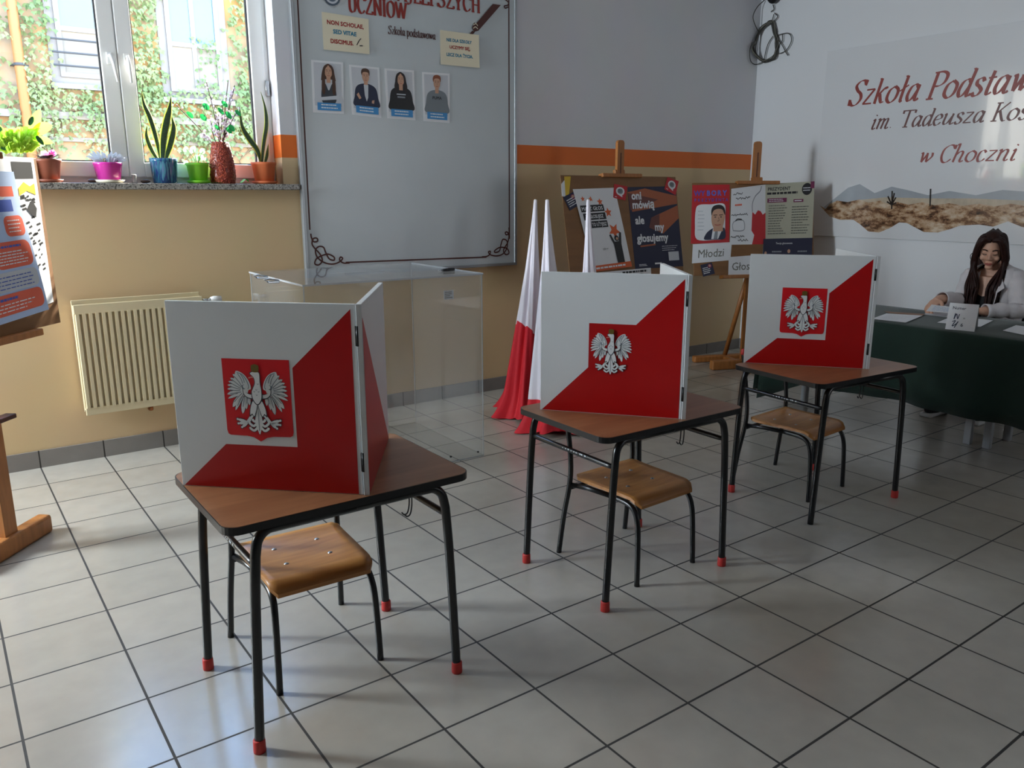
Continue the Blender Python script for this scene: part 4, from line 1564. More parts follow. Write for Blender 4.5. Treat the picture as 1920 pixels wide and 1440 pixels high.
# ================================================================== radiator under the window
RY = -0.10
rx0, rx1 = on_y(136, 600, RY).x + 0.01, 0.955
rz0, rz1 = 0.285, 0.925
t = thing('radiator', 'cream panel radiator below the window sill', 'radiator', ((rx0 + rx1) / 2, -0.06, rz0))
b = MB()
b.rbox(rx0, rx1, RY + 0.002, RY + 0.014, rz1 - 0.055, rz1, 0.004)
b.rbox(rx0, rx1, RY + 0.002, RY + 0.014, rz0, rz0 + 0.045, 0.004)
b.box(rx0 + 0.01, rx1 - 0.01, RY + 0.022, RY + 0.026, rz0 + 0.02, rz1 - 0.02)
n = 21
w = (rx1 - rx0) / n
for i in range(n):
    xx = rx0 + (i + 0.5) * w
    b.prism([(xx - w * .36, 0), (xx - w * .26, .014), (xx + w * .26, .014), (xx + w * .36, 0)], (V((0, RY + 0.014, rz0 + 0.04)), V((1, 0, 0)), V((0, -1, 0)), V((0, 0, 1))), rz1 - rz0 - 0.09)
b.build('front_panel', M['beige_enamel'], t)
b = MB()
b.rbox(rx0, rx1, -0.035, -0.028, rz0 + 0.01, rz1 + 0.02, 0.003)
b.box(rx0 + 0.004, rx1 - 0.004, -0.034, RY + 0.024, rz0 + 0.03, rz0 + 0.04)
b.build('back_panel', M['beige_enamel'], t)
b = MB()
for i in range(40):
    xx = rx0 + 0.015 + i * (rx1 - rx0 - 0.03) / 39
    b.box(xx - 0.001, xx + 0.001, RY + 0.026, -0.036, rz0 + 0.06, rz1 - 0.03)
b.build('fins', M['beige_enamel'], t)
for x in (rx0, rx1 - 0.004):
    MB().box(x, x + 0.004, RY + 0.014, -0.03, rz0 + 0.03, rz1 - 0.005).build('side_cover', M['beige_enamel'], t)
v = MB()
v.tube([(rx1, -0.065, rz1 - 0.03), (rx1 + 0.05, -0.065, rz1 - 0.03)], 0.012, 10)
v.tube([(rx1 + 0.05, -0.065, rz1 - 0.03), (rx1 + 0.05, -0.065, rz1 - 0.16), (rx1 + 0.05, -0.002, rz1 - 0.18)], 0.010, 10)
vo = v.build('valve', M['chrome'], t)
MB().tube([(rx1 + 0.055, -0.065, rz1 - 0.03), (rx1 + 0.075, -0.065, rz1 - 0.03), (rx1 + 0.12, -0.065, rz1 - 0.03)], [0.016, 0.022, 0.020], 14).build('valve_knob', M['pvc'], vo)
p = on_y(287, 783, -0.08)
MB().tube([(p.x, -0.075, rz0 + 0.002), (p.x, -0.075, rz0 - 0.02), (p.x, -0.03, rz0 - 0.032), (p.x, -0.001, rz0 - 0.032)], 0.009, 10).build('outlet_pipe', M['copper'], t)

# ================================================================== clear ballot box
BX = axes((1.125, -1.298, 0), (1.05, -0.026, 0), (0, 0, 1))
BW, BD, BH = 1.052, 0.862, 1.088
bu, bn = BX[1], V((0.026, 1.05, 0)).normalized()
O = BX[0]
box = thing('ballot_box', 'big clear ballot box standing under the whiteboard', 'ballot box', O + bu * BW / 2 + bn * BD / 2)


def bb(x0, x1, y0, y1, z0, z1, mb=None):
    return (mb or MB()).box(x0, x1, y0, y1, z0, z1, 0, (O, bu, bn, V((0, 0, 1))))


T = 0.007
bb(0, BW, 0, T, 0, BH - 0.008).build('front_panel', M['acrylic'], box)
bb(0, BW, BD - T, BD, 0, BH - 0.008).build('back_panel', M['acrylic'], box)
bb(0, T, T, BD - T, 0, BH - 0.008).build('side_panel', M['acrylic'], box)
bb(BW - T, BW, T, BD - T, 0, BH - 0.008).build('side_panel', M['acrylic'], box)
bb(T, BW - T, T, BD - T, 0.0, 0.008).build('base', M['acrylic'], box)
l = MB()
sx0, sx1, sy0, sy1 = 0.40, 0.66, 0.42, 0.435
for a in ((-0.004, sx0, -0.004, BD + 0.004), (sx1, BW + 0.004, -0.004, BD + 0.004), (sx0, sx1, -0.004, sy0), (sx0, sx1, sy1, BD + 0.004)):
    bb(*a, BH - 0.008, BH, l)
lid = l.build('lid', M['acrylic'], box)
M['acrylic_line'] = thin_glass('acrylic_corner', (0.80, 0.84, 0.88), 1.2, 0.1, 0.35)
e = MB()
for x, y in ((-0.001, -0.001), (BW - 0.004, -0.001), (-0.001, BD - 0.004), (BW - 0.004, BD - 0.004)):
    bb(x, x + 0.005, y, y + 0.005, 0, BH - 0.008, e)
bb(-0.004, BW + 0.004, -0.0055, -0.004, BH - 0.009, BH + 0.0005, e)
bb(BW + 0.004, BW + 0.0055, -0.004, BD + 0.004, BH - 0.009, BH + 0.0005, e)
bb(-0.0055, -0.004, -0.004, BD + 0.004, BH - 0.009, BH + 0.0005, e)
bb(0, BW, -0.0015, 0, 0, 0.006, e)
e.build('glued_edge', M['acrylic_line'], box)
for k_, (px, py) in enumerate(((492, 523), (513, 531))):
    p = on_z(px, py, BH)
    c = MB()
    c.rbox(-0.03, 0.03, -0.010, 0.010, 0, 0.012, 0.004, 0, axes(p, (1, -0.25, 0), (0.25, 1, 0)))
    c.tube([p + V((-0.03, 0, 0.008)), p + V((-0.045, 0.005, 0.02)), p + V((-0.02, 0.0, 0.022)), p + V((0.03, 0, 0.012))], 0.004, 8)
    c.build('clasp', M['chrome'], lid)
s = Sheet(O + bu * 0.80 + V((0, 0, 1.005)), O + bu * 0.862 + V((0, 0, 1.005)), O + bu * 0.80 + V((0, 0, 0.955)), O + bu * 0.862 + V((0, 0, 0.955)), -bn, M['lightgrey_print'], 0.0004, 0.0006)
s.lines(.1, .9, .1, .9, 4, M['text_grey'], .5, .4, 4)
s.build('sticker', box)
for px, py in ((845, 856), (896, 847)):
    p = on_pl(px, py, O, bn)
    MB().tube([p - bn * 0.004, p + bn * 0.002], 0.006, 8).build('screw', M['black_plastic'], box)
p0, p1 = on_z(823, 507, BH + 0.008), on_z(851, 505, BH + 0.008)
mk = thing('marker_pen', 'black marker pen lying on the lid of the ballot box', 'pen', (p0 + p1) / 2 - V((0, 0, 0.008)))
MB().tube([p0 + (p1 - p0) * 0.25, p0 + (p1 - p0) * 0.5, p1], [0.0075, 0.010, 0.010], 12).build('barrel', M['black_plastic'], mk)
MB().tube([p0 - (p1 - p0) * 0.05, p0 + (p1 - p0) * 0.25], [0.002, 0.0065], 10).build('tip', M['steel'], mk)

# ================================================================== furled flags


def flag_mat(name, z0, gx, gy, low=0.0):
    m, nt, b = new_mat(name)
    tc = nt.nodes.new('ShaderNodeTexCoord')
    dp = nt.nodes.new('ShaderNodeVectorMath')
    dp.operation = 'DOT_PRODUCT'
    dp.inputs[1].default_value = (gx, gy, 1)
    nt.links.new(tc.outputs['Object'], dp.inputs[0])
    lt = nt.nodes.new('ShaderNodeMath')
    lt.operation = 'LESS_THAN'
    lt.inputs[1].default_value = z0
    nt.links.new(dp.outputs['Value'], lt.inputs[0])
    sp = nt.nodes.new('ShaderNodeSeparateXYZ')
    nt.links.new(tc.outputs['Object'], sp.inputs[0])
    l2 = nt.nodes.new('ShaderNodeMath')
    l2.operation = 'LESS_THAN'
    l2.inputs[1].default_value = low
    nt.links.new(sp.outputs['Z'], l2.inputs[0])
    mxm = nt.nodes.new('ShaderNodeMath')
    mxm.operation = 'MAXIMUM'
    nt.links.new(lt.outputs[0], mxm.inputs[0])
    nt.links.new(l2.outputs[0], mxm.inputs[1])
    lt = mxm
    mx = nt.nodes.new('ShaderNodeMixRGB')
    mx.inputs[1].default_value = (*lin('e9e2ea'), 1)
    mx.inputs[2].default_value = (*lin('cf1d2b'), 1)
    nt.links.new(lt.outputs[0], mx.inputs[0])
    nt.links.new(mx.outputs[0], b.inputs['Base Color'])
    b.inputs['Roughness'].default_value = 0.75
    return m


def flag(label, tip, foot, R, m, ph, lobes=6, flare=1.35):
    """a flag furled round an upright pole, cloth pooling on the floor"""
    t = thing('flag', label, 'flag', (foot.x, foot.y, 0), 0, 'furled white and red flags')
    n, L = 72, 46
    vs, fs = [], []
    for i in range(L + 1):
        s_ = i / L
        z = tip.z * (1 - s_)
        c = tip.lerp(V((foot.x, foot.y, 0)), s_ ** 1.15)
        r = 0.012 + (R - 0.012) * (0.25 * s_ + 0.75 * s_ ** 1.25)
        if s_ > 0.88:
            r *= 1 + (flare - 1) * ((s_ - 0.88) / 0.12) ** 1.5
        z = max(0.006, z)
        for k in range(n):
            a = 2 * PI * k / n
            w = 1 + (0.22 * math.sin(lobes * a + ph + 1.4 * s_) + 0.10 * math.sin((2 * lobes + 1) * a + ph * 2 - 2 * s_)) * min(1, s_ * 2.5)
            zz = z + (0.02 * (1 + math.sin(3 * a + ph)) * max(0, (s_ - 0.9) / 0.1))
            vs.append((c.x + math.cos(a) * r * w, c.y + math.sin(a) * r * w * 0.85, zz))
    for i in range(L):
        for k in range(n):
            k2 = (k + 1) % n
            fs.append((i * n + k, (i + 1) * n + k, (i + 1) * n + k2, i * n + k2))
    fs.append(tuple(range(n)))
    MB().add(vs, fs, 0, True).build('cloth', m, t)
    MB().tube([(foot.x, foot.y, 0.0), (tip.x, tip.y, tip.z + 0.004)], [0.011, 0.008], 10).build('pole', M['pole'], t)
    return t


f1 = on_y(1004, 375, -0.64)
flag('leftmost furled white and red flag, nearest the ballot box', f1, V((2.915, -0.73, 0)), 0.150, flag_mat('flag_cloth', 0.62 + 1.0 * 2.95, 1.0, 0.0), 0.6)
f2 = on_y(1026, 375, -1.02)
flag('middle furled white and red flag with cloth pooled on the tiles', f2, V((2.86, -1.15, 0)), 0.165, flag_mat('flag_cloth_second', 0.24 - 2.6 * 2.86, -2.6, 0.0, 0.22), 2.1)
f3 = on_y(1103, 375, -1.00)
flag('rightmost furled flag, standing in front of the poster easel', f3, V((3.29, -1.05, 0)), 0.125, flag_mat('flag_cloth_third', 0.97 - 1.6 * 3.29, -1.6, 0.0), 4.0)

# ================================================================== studio easels
def easel(label, base, u, half, zb, zt, off, lean, mast_top, beam_half, mast_w=0.066, shift=0.0):
    """off: how far the board stands before the mast at its top edge; lean: forward run per metre downwards"""
    u = V(u).normalized()
    n = V((u.y, -u.x, 0))
    base = V((base.x, base.y, 0))
    t = thing('easel', label, 'easel', base, 0, 'wooden easels with boards')
    fr = (base, u, V((0, 0, 1)), n)          # x along board, y up, z towards the viewer
    mw = mast_w / 2
    b = MB()
    # mast: rounded top, a slot between two rails near the top
    top = [(-mw, 0.08), (mw, 0.08), (mw, mast_top - 0.02), (mw - 0.006, mast_top - 0.006), (mw - 0.02, mast_top), (-mw + 0.02, mast_top), (-mw + 0.006, mast_top - 0.006), (-mw, mast_top - 0.02)]
    b.prism(top, (base - n * 0.014, u, V((0, 0, 1)), n), 0.026)
    mast = b.build('mast', M['easel_wood'], t)
    MB().box(-0.005, 0.005, mast_top - 0.29, mast_top - 0.09, 0.0122, 0.0128, 0, fr).build('slot', M['easel_dark'], mast)
    for o in (0.0, -0.34):
        MB().rbox(-beam_half, beam_half, 0.0, 0.085 if o == 0 else 0.06, o - 0.034, o + 0.034, 0.014, 0, fr, 3).build('base_beam', M['easel_wood'], t)
    MB().rbox(-0.03, 0.03, 0.0, 0.05, -0.31, -0.03, 0.008, 0, fr).build('base_bar', M['easel_wood'], t)
    MB().tube([base - n * 0.34 + V((0, 0, 0.05)), base - n * 0.02 + V((0, 0, zb - 0.02))], 0.026, 4, 0).build('strut', M['easel_wood'], t)
    vdir = (V((0, 0, 1)) - n * lean).normalized()
    T = base + n * off + V((0, 0, zt))
    H = (zt - zb) / vdir.z
    Bo = T - vdir * H
    a = (Bo, u, vdir, u.cross(vdir).normalized())
    MB().rbox(shift - half, shift + half, 0, H, -0.006, 0, 0.001, 0, a, 1).build('board', M['hardboard'], t)
    MB().rbox(-0.20, 0.20, H - 0.012, H + 0.016, -0.03, 0.022, 0.004, 0, a).build('top_clamp', M['easel_wood'], t)
    MB().rbox(-0.05, 0.05, H + 0.012, H + 0.05, -0.034, -0.004, 0.006, 0, a).build('clamp_block', M['easel_wood'], t)
    MB().rbox(-half * 0.62, half * 0.62, -0.03, 0.0, -0.04, 0.030, 0.004, 0, a).build('tray', M['easel_wood'], t)
    MB().rbox(-0.06, 0.035, -0.345, -0.325, -0.03, 0.02, 0.004, 0, a).build('peg_rest', M['easel_dark'], t)
    return t, a, H


def on_board(a):
    return lambda px, py: on_pl(px, py, a[0], a[3])


def bsheet(a, TL, TR, BL, BR, paper, lift=0.0006, curl=None, thick=0.0006):
    q = on_board(a)
    return Sheet(q(*TL), q(*TR), q(*BL), q(*BR), a[3], paper, thick, lift, curl)


def star(cx, cy, r, asp, rot=0):
    out = []
    for k_ in range(10):
        rr_ = r if k_ % 2 == 0 else r * 0.45
        a_ = PI / 2 + rot + k_ * PI / 5
        out.append((cx + rr_ * math.cos(a_) * asp, cy + rr_ * math.sin(a_)))
    return out


# ---- easel in the middle, behind the flags
eb = on_y(1162, 300, -0.60)
e1, a1, H1 = easel('poster easel behind the flags with the oni mówią poster', eb, (1, 0, 0), 0.585, 0.90, 1.655, 0.02, 0.18, 1.912, 0.34)
G = 'posters on the middle easel'
s = bsheet(a1, (1073, 355), (1152, 352), (1112, 510), (1183, 500), M['paper'], curl=lambda x, y: 0.004 + 0.004 * math.sin(3 * y + x))
P_ = M['black_print']
for cx_, cy_, r_ in ((.17, .88, .035), (.36, .875, .037), (.56, .835, .048)):
    s.poly(star(cx_, cy_, r_, s.asp), M['orange_print'], False)
s.k += 1
s.poly(star(.70, .70, .062, s.asp), M['orange_print'])
s.poly(star(.75, .47, .10, s.asp, PI), M['orange_print'])
for i_, (tx, w_) in enumerate((('MASZ GŁOS', .56), ('TY GŁOSUJESZ', .56), ('CO TO UŻYJESZ', .56))):
    y_ = .72 - i_ * .098
    s.rect(.06 + i_ * .02, .06 + w_ - i_ * .0, y_, y_ + .082, P_)
    s.t(tx, .335 + i_ * .01, y_ + .02, .060, M['paper'], .015, sx=1.05 if i_ == 0 else .72)
s.poly([(.66, .06), (.66, .30), (.59, .42), (.63, .43), (.69, .335), (.80, .335), (.86, .45), (.90, .44), (.85, .30), (.845, .06)], P_)
s.ellipse(.755, .375, .055, .036, P_)
s.ellipse(.765, .37, .030, .018, M['skin_print'])
s.rect(.0, 1.0, 0.0, .07, M['orange_print'])
s.lines(.08, .9, .02, .05, 1, M['paper'], .7, .3, 3)
s.t('gdy w', .36, .25, .035, M['text_grey'], 0, 'LEFT')
fin(s, 'poster', 'white poster with orange stars and a raised-arms figure, behind the rightmost flag', 'poster', G)
s = bsheet(a1, (1176, 351), (1266, 349), (1191, 505), (1281, 499), M['navy'])
s.poly([(.0, .94), (.35, .98), (1, .88), (1, .78), (.05, .70)], M['dkorange_print'])
s.poly([(.0, .93), (.6, .84), (.3, .76), (.02, .72)], M['copper_dark'])
s.poly([(.42, .62), (1, .76), (1, .60), (.64, .42), (.36, .50)], M['dkorange_print'])
s.poly([(.42, .62), (.60, .66), (.56, .44), (.36, .50)], M['copper_dark'])
W_ = M['paper']
s.t('oni', .06, .85, .135, W_, .030, 'LEFT')
s.t('mówią', .06, .74, .135, W_, .030, 'LEFT')
s.t('ale', .09, .55, .135, W_, .030, 'LEFT')
s.t('my', .47, .46, .135, W_, .030, 'LEFT')
s.t('głosujemy', .09, .33, .135, W_, .030, 'LEFT')
s.line([(.14, .275), (.45, .29)], .02, M['dkorange_print'])
s.lines(.58, .93, .20, .275, 3, W_, .22, .3, 8)
s.rect(.70, .92, .08, .19, M['lightgrey_print'])
s.lines(.08, .26, .03, .06, 2, W_, .5, .2, 2)
s.rect(.40, .54, .045, .065, W_)
fin(s, 'poster', 'dark blue poster with orange rays reading oni mówią ale my głosujemy', 'poster', G)


def sticker(c, txt, label, group):
    s = bsheet(a1, *c, M['red_poster'], 0.003)
    pts = [(.5 + .33 * math.cos(q), .56 + .30 * math.sin(q)) for q in [PI * (-.30 + i * .1) for i in range(17)]] + [(.72, .17)]
    s.poly(pts, M['paper'])
    s.ellipse(.5, .57, .22, .20, M['grey_print'])
    s.lines(.34, .66, .45, .70, 4, M['black_print'], .5, .3, 9)
    s.rect(.12, .28, .1, .14, M['paper'])
    fin(s, 'sticker', label, 'sticker', group)


sticker(((1151, 345), (1176, 350), (1149, 371), (1172, 376)), '', 'red speech bubble sticker between the white and dark blue posters', 'red speech bubble stickers')
sticker(((1251, 332), (1272, 340), (1245, 355), (1266, 366)), '', 'red speech bubble sticker at the top right corner of the dark blue poster', 'red speech bubble stickers')
s = bsheet(a1, (1055, 370), (1076, 359), (1068, 395), (1088, 383), M['navy'], 0.003)
s.ellipse(.72, .72, .2, .18, M['purple_print'])
s.ellipse(.72, .74, .11, .10, M['skin_print'])
s.lines(.12, .9, .15, .75, 4, M['paper'], .42, .5, 5)
fin(s, 'sticker', 'dark square sticker beside the white star poster on the middle easel', 'sticker')
s = bsheet(a1, (1058, 331), (1070, 331), (1058, 370), (1066, 372), M['yellow_print'], 0.001)
fin(s, 'tape', 'strip of yellow tape at the top left of the middle easel board', 'tape', 'strips of tape on the middle easel')
s = bsheet(a1, (1052, 345), (1058, 338), (1053, 368), (1060, 369), M['paper'], 0.002)
fin(s, 'tape', 'strip of white tape at the left edge of the middle easel board', 'tape', 'strips of tape on the middle easel')
s = bsheet(a1, (1110, 512), (1220, 502), (1112, 540), (1222, 530), M['paper'], 0.0008)
s.lines(.5, .95, .5, .95, 2, P_, .6, .2, 3)
fin(s, 'paper_sheet', 'white sheet below the posters on the middle easel', 'paper')

# ---- easel on the right, near the corner
eb = on_z(1393, 690)
e2, a2, H2 = easel('poster easel in the far corner, beside the school sign', eb, (.93, -.37, 0), 0.572, 0.855, 1.615, 0.04, 0.15, 1.955, 0.32, shift=-0.036)
G = 'posters on the corner easel'
s = bsheet(a2, (1298, 347), (1368, 346), (1295, 457), (1367, 455), M['red_poster'])
for i_, c_ in enumerate('WYBORY'):
    s.t(c_, .14 + i_ * .145, .815, .125, M['violet_text'] if i_ < 2 else M['blue_text'], .025)
for i_, c_ in enumerate('PREZYDENTA'):
    s.t(c_, .09 + i_ * .092, .715, .075, M['violet_text'], .015)
s.poly([(q.x, q.y) for q in catmull([(p[0], p[1], 0) for p in ((.10, .58), (.20, .66), (.50, .665), (.85, .665), (.88, .45), (.85, .10), (.60, .055), (.15, .07), (.09, .3))], 5, True)], M['paper'])
s.lines(.16, .38, .20, .58, 6, M['lightgrey_print'], .3, .5, 6)


def sm_(pts, n=5):
    return [(q.x, q.y) for q in catmull([(p[0], p[1], 0) for p in pts], n, True)]


Hd, Sk = M['hair_dark_print'], M['skin_print']
s.poly(sm_([(.34, .065), (.38, .16), (.48, .225), (.60, .26), (.82, .26), (.875, .235), (.875, .075), (.60, .06)]), M['navy2'])
s.poly([(.56, .25), (.82, .25), (.70, .07), (.52, .07)], M['paper'])
s.poly([(.62, .225), (.69, .225), (.68, .07), (.58, .07)], M['grey_print'])
s.poly([(.57, .20), (.82, .20), (.82, .36), (.57, .36)], Sk)
s.poly(sm_([(.67, .225), (.56, .28), (.515, .40), (.53, .53), (.60, .60), (.72, .61), (.82, .58), (.865, .48), (.85, .36), (.79, .26)]), Sk)
s.poly(sm_([(.52, .47), (.505, .55), (.55, .625), (.66, .655), (.78, .645), (.86, .585), (.875, .48), (.845, .51), (.80, .57), (.70, .585), (.60, .57), (.545, .53)]), Hd)
for x_ in (.615, .765):
    s.ellipse(x_, .445, .028, .009, Hd, x_ < .7, 10)
    s.line([(x_ - .05, .478), (x_ + .05, .482)], .014, M['hair_brown_print'], smooth=False, up=False)
s.line([(.60, .315), (.68, .306), (.76, .315)], .012, M['maroon_text'])
s.line([(.695, .44), (.715, .385), (.67, .375)], .009, M['hair_brown_print'])
fin(s, 'poster', 'red handmade poster reading WYBORY with a portrait of a man in a suit', 'poster', G)
s = bsheet(a2, (1371, 354), (1435, 346), (1368, 459), (1435, 458), M['paper'], 0.0016)
s.poly([(.62, 0), (.68, .16), (.60, .24), (.62, .56), (.70, .51), (.78, .58), (.86, .56), (.92, .50), (1, .53), (1, 0)], M['red_poster'])
s.line([(.88, .98), (.84, .90), (.70, .82), (.62, .70), (.62, .56)], .02, M['grey_print'])
hand = M['black_print']
rr = random.Random(4)
for y_, x0_, x1_ in ((.90, .06, .34), (.81, .14, .56), (.53, .02, .50), (.14, .02, .40), (.08, .22, .52)):
    pts = []
    x_ = x0_
    while x_ < x1_:
        pts.append((x_, y_ + rr.uniform(-.018, .018)))
        x_ += .018
    s.line(pts, .012, hand, up=False)
s.k += 1
s.lines(.12, .34, .68, .72, 1, M['salmon_print'], .8, .1, 2)
s.line([(.08, .25), (.06, .36), (.14, .42), (.36, .42), (.40, .28), (.30, .24), (.08, .25)], .014, M['grey_print'])
s.line([(.14, .42), (.20, .45), (.32, .44)], .02, hand)
fin(s, 'poster', 'white hand lettered poster with a red painted edge, beside the portrait poster', 'poster', G)
s = bsheet(a2, (1435, 345), (1527, 340), (1428, 522), (1520, 522), M['olive_paper'], 0.0012)
s.t('PREZYDENT', .05, .925, .050, P_, .02, 'LEFT', sx=.98)
s.lines(.04, .66, .88, .912, 1, P_, .7, .05, 1)
s.ellipse(.85, .925, .105, .062, P_)
s.lines(.77, .93, .90, .95, 2, M['paper'], .35, .1, 3)
s.rect(.92, 1, .93, 1, M['purple_print'])
s.rect(.05, .44, .80, .845, M['purple_print'])
s.lines(.08, .40, .805, .84, 2, M['paper'], .35, .2, 5)
s.rect(.58, .78, .795, .825, M['purple_print'])
s.lines(.60, .76, .80, .82, 1, M['paper'], .5, .1, 5)
s.lines(.08, .46, .46, .78, 12, M['text_grey'], .35, .4, 7)
s.lines(.55, .93, .46, .76, 11, M['text_grey'], .35, .4, 8)
s.rect(0, 1, 0, .42, M['navy'])
s.t('Twoje głosowanie', .42, .36, .030, M['paper'], 0, sx=.9)
for yy in (.27, .18, .09):
    s.lines(.18, .40, yy, yy + .025, 1, M['grey_print'], .6, .2, int(yy * 100))
    s.lines(.70, .92, yy, yy + .025, 1, M['grey_print'], .6, .2, int(yy * 90))
    s.ellipse(.52, yy + .015, .03, .02, M['skin_print'])
    s.ellipse(.05, yy + .0, .025, .016, M['skin_print'])
fin(s, 'poster', 'tall printed poster headed PREZYDENT with a dark lower part', 'poster', G)
s = bsheet(a2, (1299, 458), (1372, 454), (1297, 494), (1369, 488), M['paper'], 0.002)
s.t('Młodzi', .48, .26, .62, M['text_grey'], -.005, sx=.95)
fin(s, 'paper_sign', 'white card handwritten Młodzi under the portrait poster', 'sign', 'handwritten cards on the corner easel')
s = bsheet(a2, (1366, 482), (1436, 477), (1365, 516), (1435, 514), M['paper'], 0.003)
s.t('Głosuj', .42, .26, .60, M['text_grey'], -.005, sx=.95)
fin(s, 'paper_sign', 'white card handwritten Głosuj, half hidden behind the farthest screen', 'sign', 'handwritten cards on the corner easel')
s = bsheet(a2, (1313, 497), (1334, 492), (1318, 519), (1340, 513), M['navy'], 0.003)
s.ellipse(.75, .75, .18, .18, M['purple_print'])
s.ellipse(.75, .77, .09, .10, M['skin_print'])
s.lines(.1, .9, .15, .75, 4, M['paper'], .4, .5, 6)
fin(s, 'sticker', 'dark square sticker below the Młodzi card on the corner easel', 'sticker')

# ---- easel at the left edge of the picture
lu = V((.665, .747, 0)).normalized()
ln_ = V((lu.y, -lu.x, 0))
lb = V((-0.226, -1.226, 0)) - ln_ * 0.02
e3, fr3, H3 = easel('nearest easel, cut by the left edge of the picture', lb, lu, 0.43, 0.95, 1.68, 0.05, 0.02, 1.98, 0.235, 0.075)
G = 'posters on the left easel'
s = bsheet(fr3, (-150, 285), (62, 296), (-110, 650), (100, 566), M['paper'], 0.0008)
s.rect(.76, .97, .86, .97, P_)
s.poly([(.80, .80), (.86, .84), (.92, .81), (.97, .83), (.97, .75), (.88, .78), (.80, .75)], M['yellow_print'])
rr = random.Random(8)
for i_ in range(60):
    y_ = rr.uniform(.22, .74)
    x_ = rr.uniform(.78, .95)
    w_ = rr.uniform(.01, .05) * (0.4 + y_)
    s.poly([(x_, y_), (x_ + w_, y_ + .006), (x_ + w_ * .8, y_ + .02), (x_ - w_ * .2, y_ + .012)], P_, False)
s.k += 1
s.poly([(.86, .66), (.92, .72), (.96, .66), (.94, .60), (.90, .62)], P_)
fin(s, 'poster', 'sunlit white poster with black brush marks and a yellow band on the left easel', 'poster', G)
s = bsheet(fr3, (-120, 318), (24, 322), (-95, 640), (84, 580), M['lightblue_print'], 0.004, lambda x, y: 0.016 * (1 - y) ** 2 * x + .004 * math.sin(6 * y))
s.rect(.0, .93, .83, .90, M['salmon_print'])
s.rect(.0, .88, .73, .81, M['blue_print'])


def blob(sh, x0, x1, y0, y1, m):
    r_ = (y1 - y0) * .3
    pts = []
    for cx_, cy_, a0 in ((x1 - r_ * sh.asp, y1 - r_, 0), (x0 + r_ * sh.asp, y1 - r_, 90), (x0 + r_ * sh.asp, y0 + r_, 180), (x1 - r_ * sh.asp, y0 + r_, 270)):
        for k_ in range(5):
            q = math.radians(a0 + k_ * 22.5)
            pts.append((cx_ + r_ * math.cos(q) * sh.asp, cy_ + r_ * math.sin(q)))
    sh.poly(pts, m)


blob(s, .72, .97, .56, .70, M['salmon_print'])
blob(s, .52, .97, .35, .53, M['salmon_print'])
blob(s, .40, .97, .20, .33, M['lightgrey_print'])
blob(s, .30, .97, .045, .185, M['salmon_print'])
s.lines(.76, .93, .58, .68, 4, M['paper'], .3, .2, 4)
s.lines(.56, .92, .37, .47, 5, M['paper'], .35, .3, 5)
s.lines(.56, .88, .485, .51, 1, M['blue_print'], .6, .1, 6)
s.lines(.45, .92, .21, .31, 4, M['blue_print'], .25, .2, 7)
s.lines(.40, .70, .14, .165, 1, M['blue_print'], .7, .1, 7)
s.lines(.40, .90, .06, .13, 3, M['paper'], .3, .3, 8)
fin(s, 'poster', 'pale blue poster with salmon boxes curling off the left easel', 'poster', G)

# ================================================================== committee table under a green cloth
TZ = 0.745
for nm, y0, y1, lb_ in (('far', -1.70, -2.965, 'table under the green cloth, the half nearer the window wall'), ('near', -2.985, -4.25, 'table under the green cloth, the half at the right edge of the picture')):
    t = thing('folding_table', lb_, 'table', (4.74, (y0 + y1) / 2, 0), 0, 'tables under the green cloth')
    MB().rbox(4.37, 5.11, y1, y0, TZ - 0.026, TZ, 0.003).build('table_top', mat('beige_table_top', 'b9a889', .5), t)
    for x in (4.755, 5.03):
        for y in (y0 - 0.05, y1 + 0.045):
            MB().rbox(x - 0.018, x + 0.018, y - 0.022, y + 0.022, 0, TZ - 0.026, 0.004).build('leg', M['table_leg'], t)
    fm = MB()
    for y in (y0 - 0.05, y1 + 0.045):
        fm.rbox(4.72, 5.06, y - 0.012, y + 0.012, TZ - 0.06, TZ - 0.026, 0.002)
    fm.rbox(4.88, 4.92, y1 + 0.045, y0 - 0.05, TZ - 0.06, TZ - 0.026, 0.002)
    fm.build('under_frame', M['table_leg'], t)
# the cloth: top and hanging front, back and end
rr = random.Random(2)
prof = [(5.135, .50), (5.130, .60), (5.125, .70), (5.118, .742), (5.10, .7495)]
prof += [(5.10 - i * (5.10 - 4.37) / 8, .7495) for i in range(1, 9)]
prof += [(4.357, .744), (4.350, .725), (4.346, .66), (4.343, .56), (4.340, .46), (4.338, .36), (4.336, .265)]
ys = [-1.665 - i * 0.045 for i in range(60)]
vs, fs = [], []
K = len(prof)
for i, y in enumerate(ys):
    for x, z in prof:
        d = max(0, .74 - z)
        w = (0.030 * math.sin(y * 9.0) + 0.016 * math.sin(y * 21 + 1)) * min(1, d * 2.2)
        sgn = -1 if x < 4.7 else 1
        dz = 0.02 * math.sin(y * 2.1 + 1) * (1 if z < .3 else 0)
        if x < 4.4:                                 # the free corner hangs lower
            dz -= 0.15 * max(0, 1 - (-1.665 - y) / 0.34) * min(1, d / .48)
        vs.append((x + (w - .02 * d if sgn < 0 else abs(w)) * (1 if d else 0), y, z + dz))
for i in range(len(ys) - 1):
    for k_ in range(K - 1):
        a_ = i * K + k_
        fs.append((a_, a_ + 1, a_ + K + 1, a_ + K))
cl = MB().add(vs, fs, 0, True)
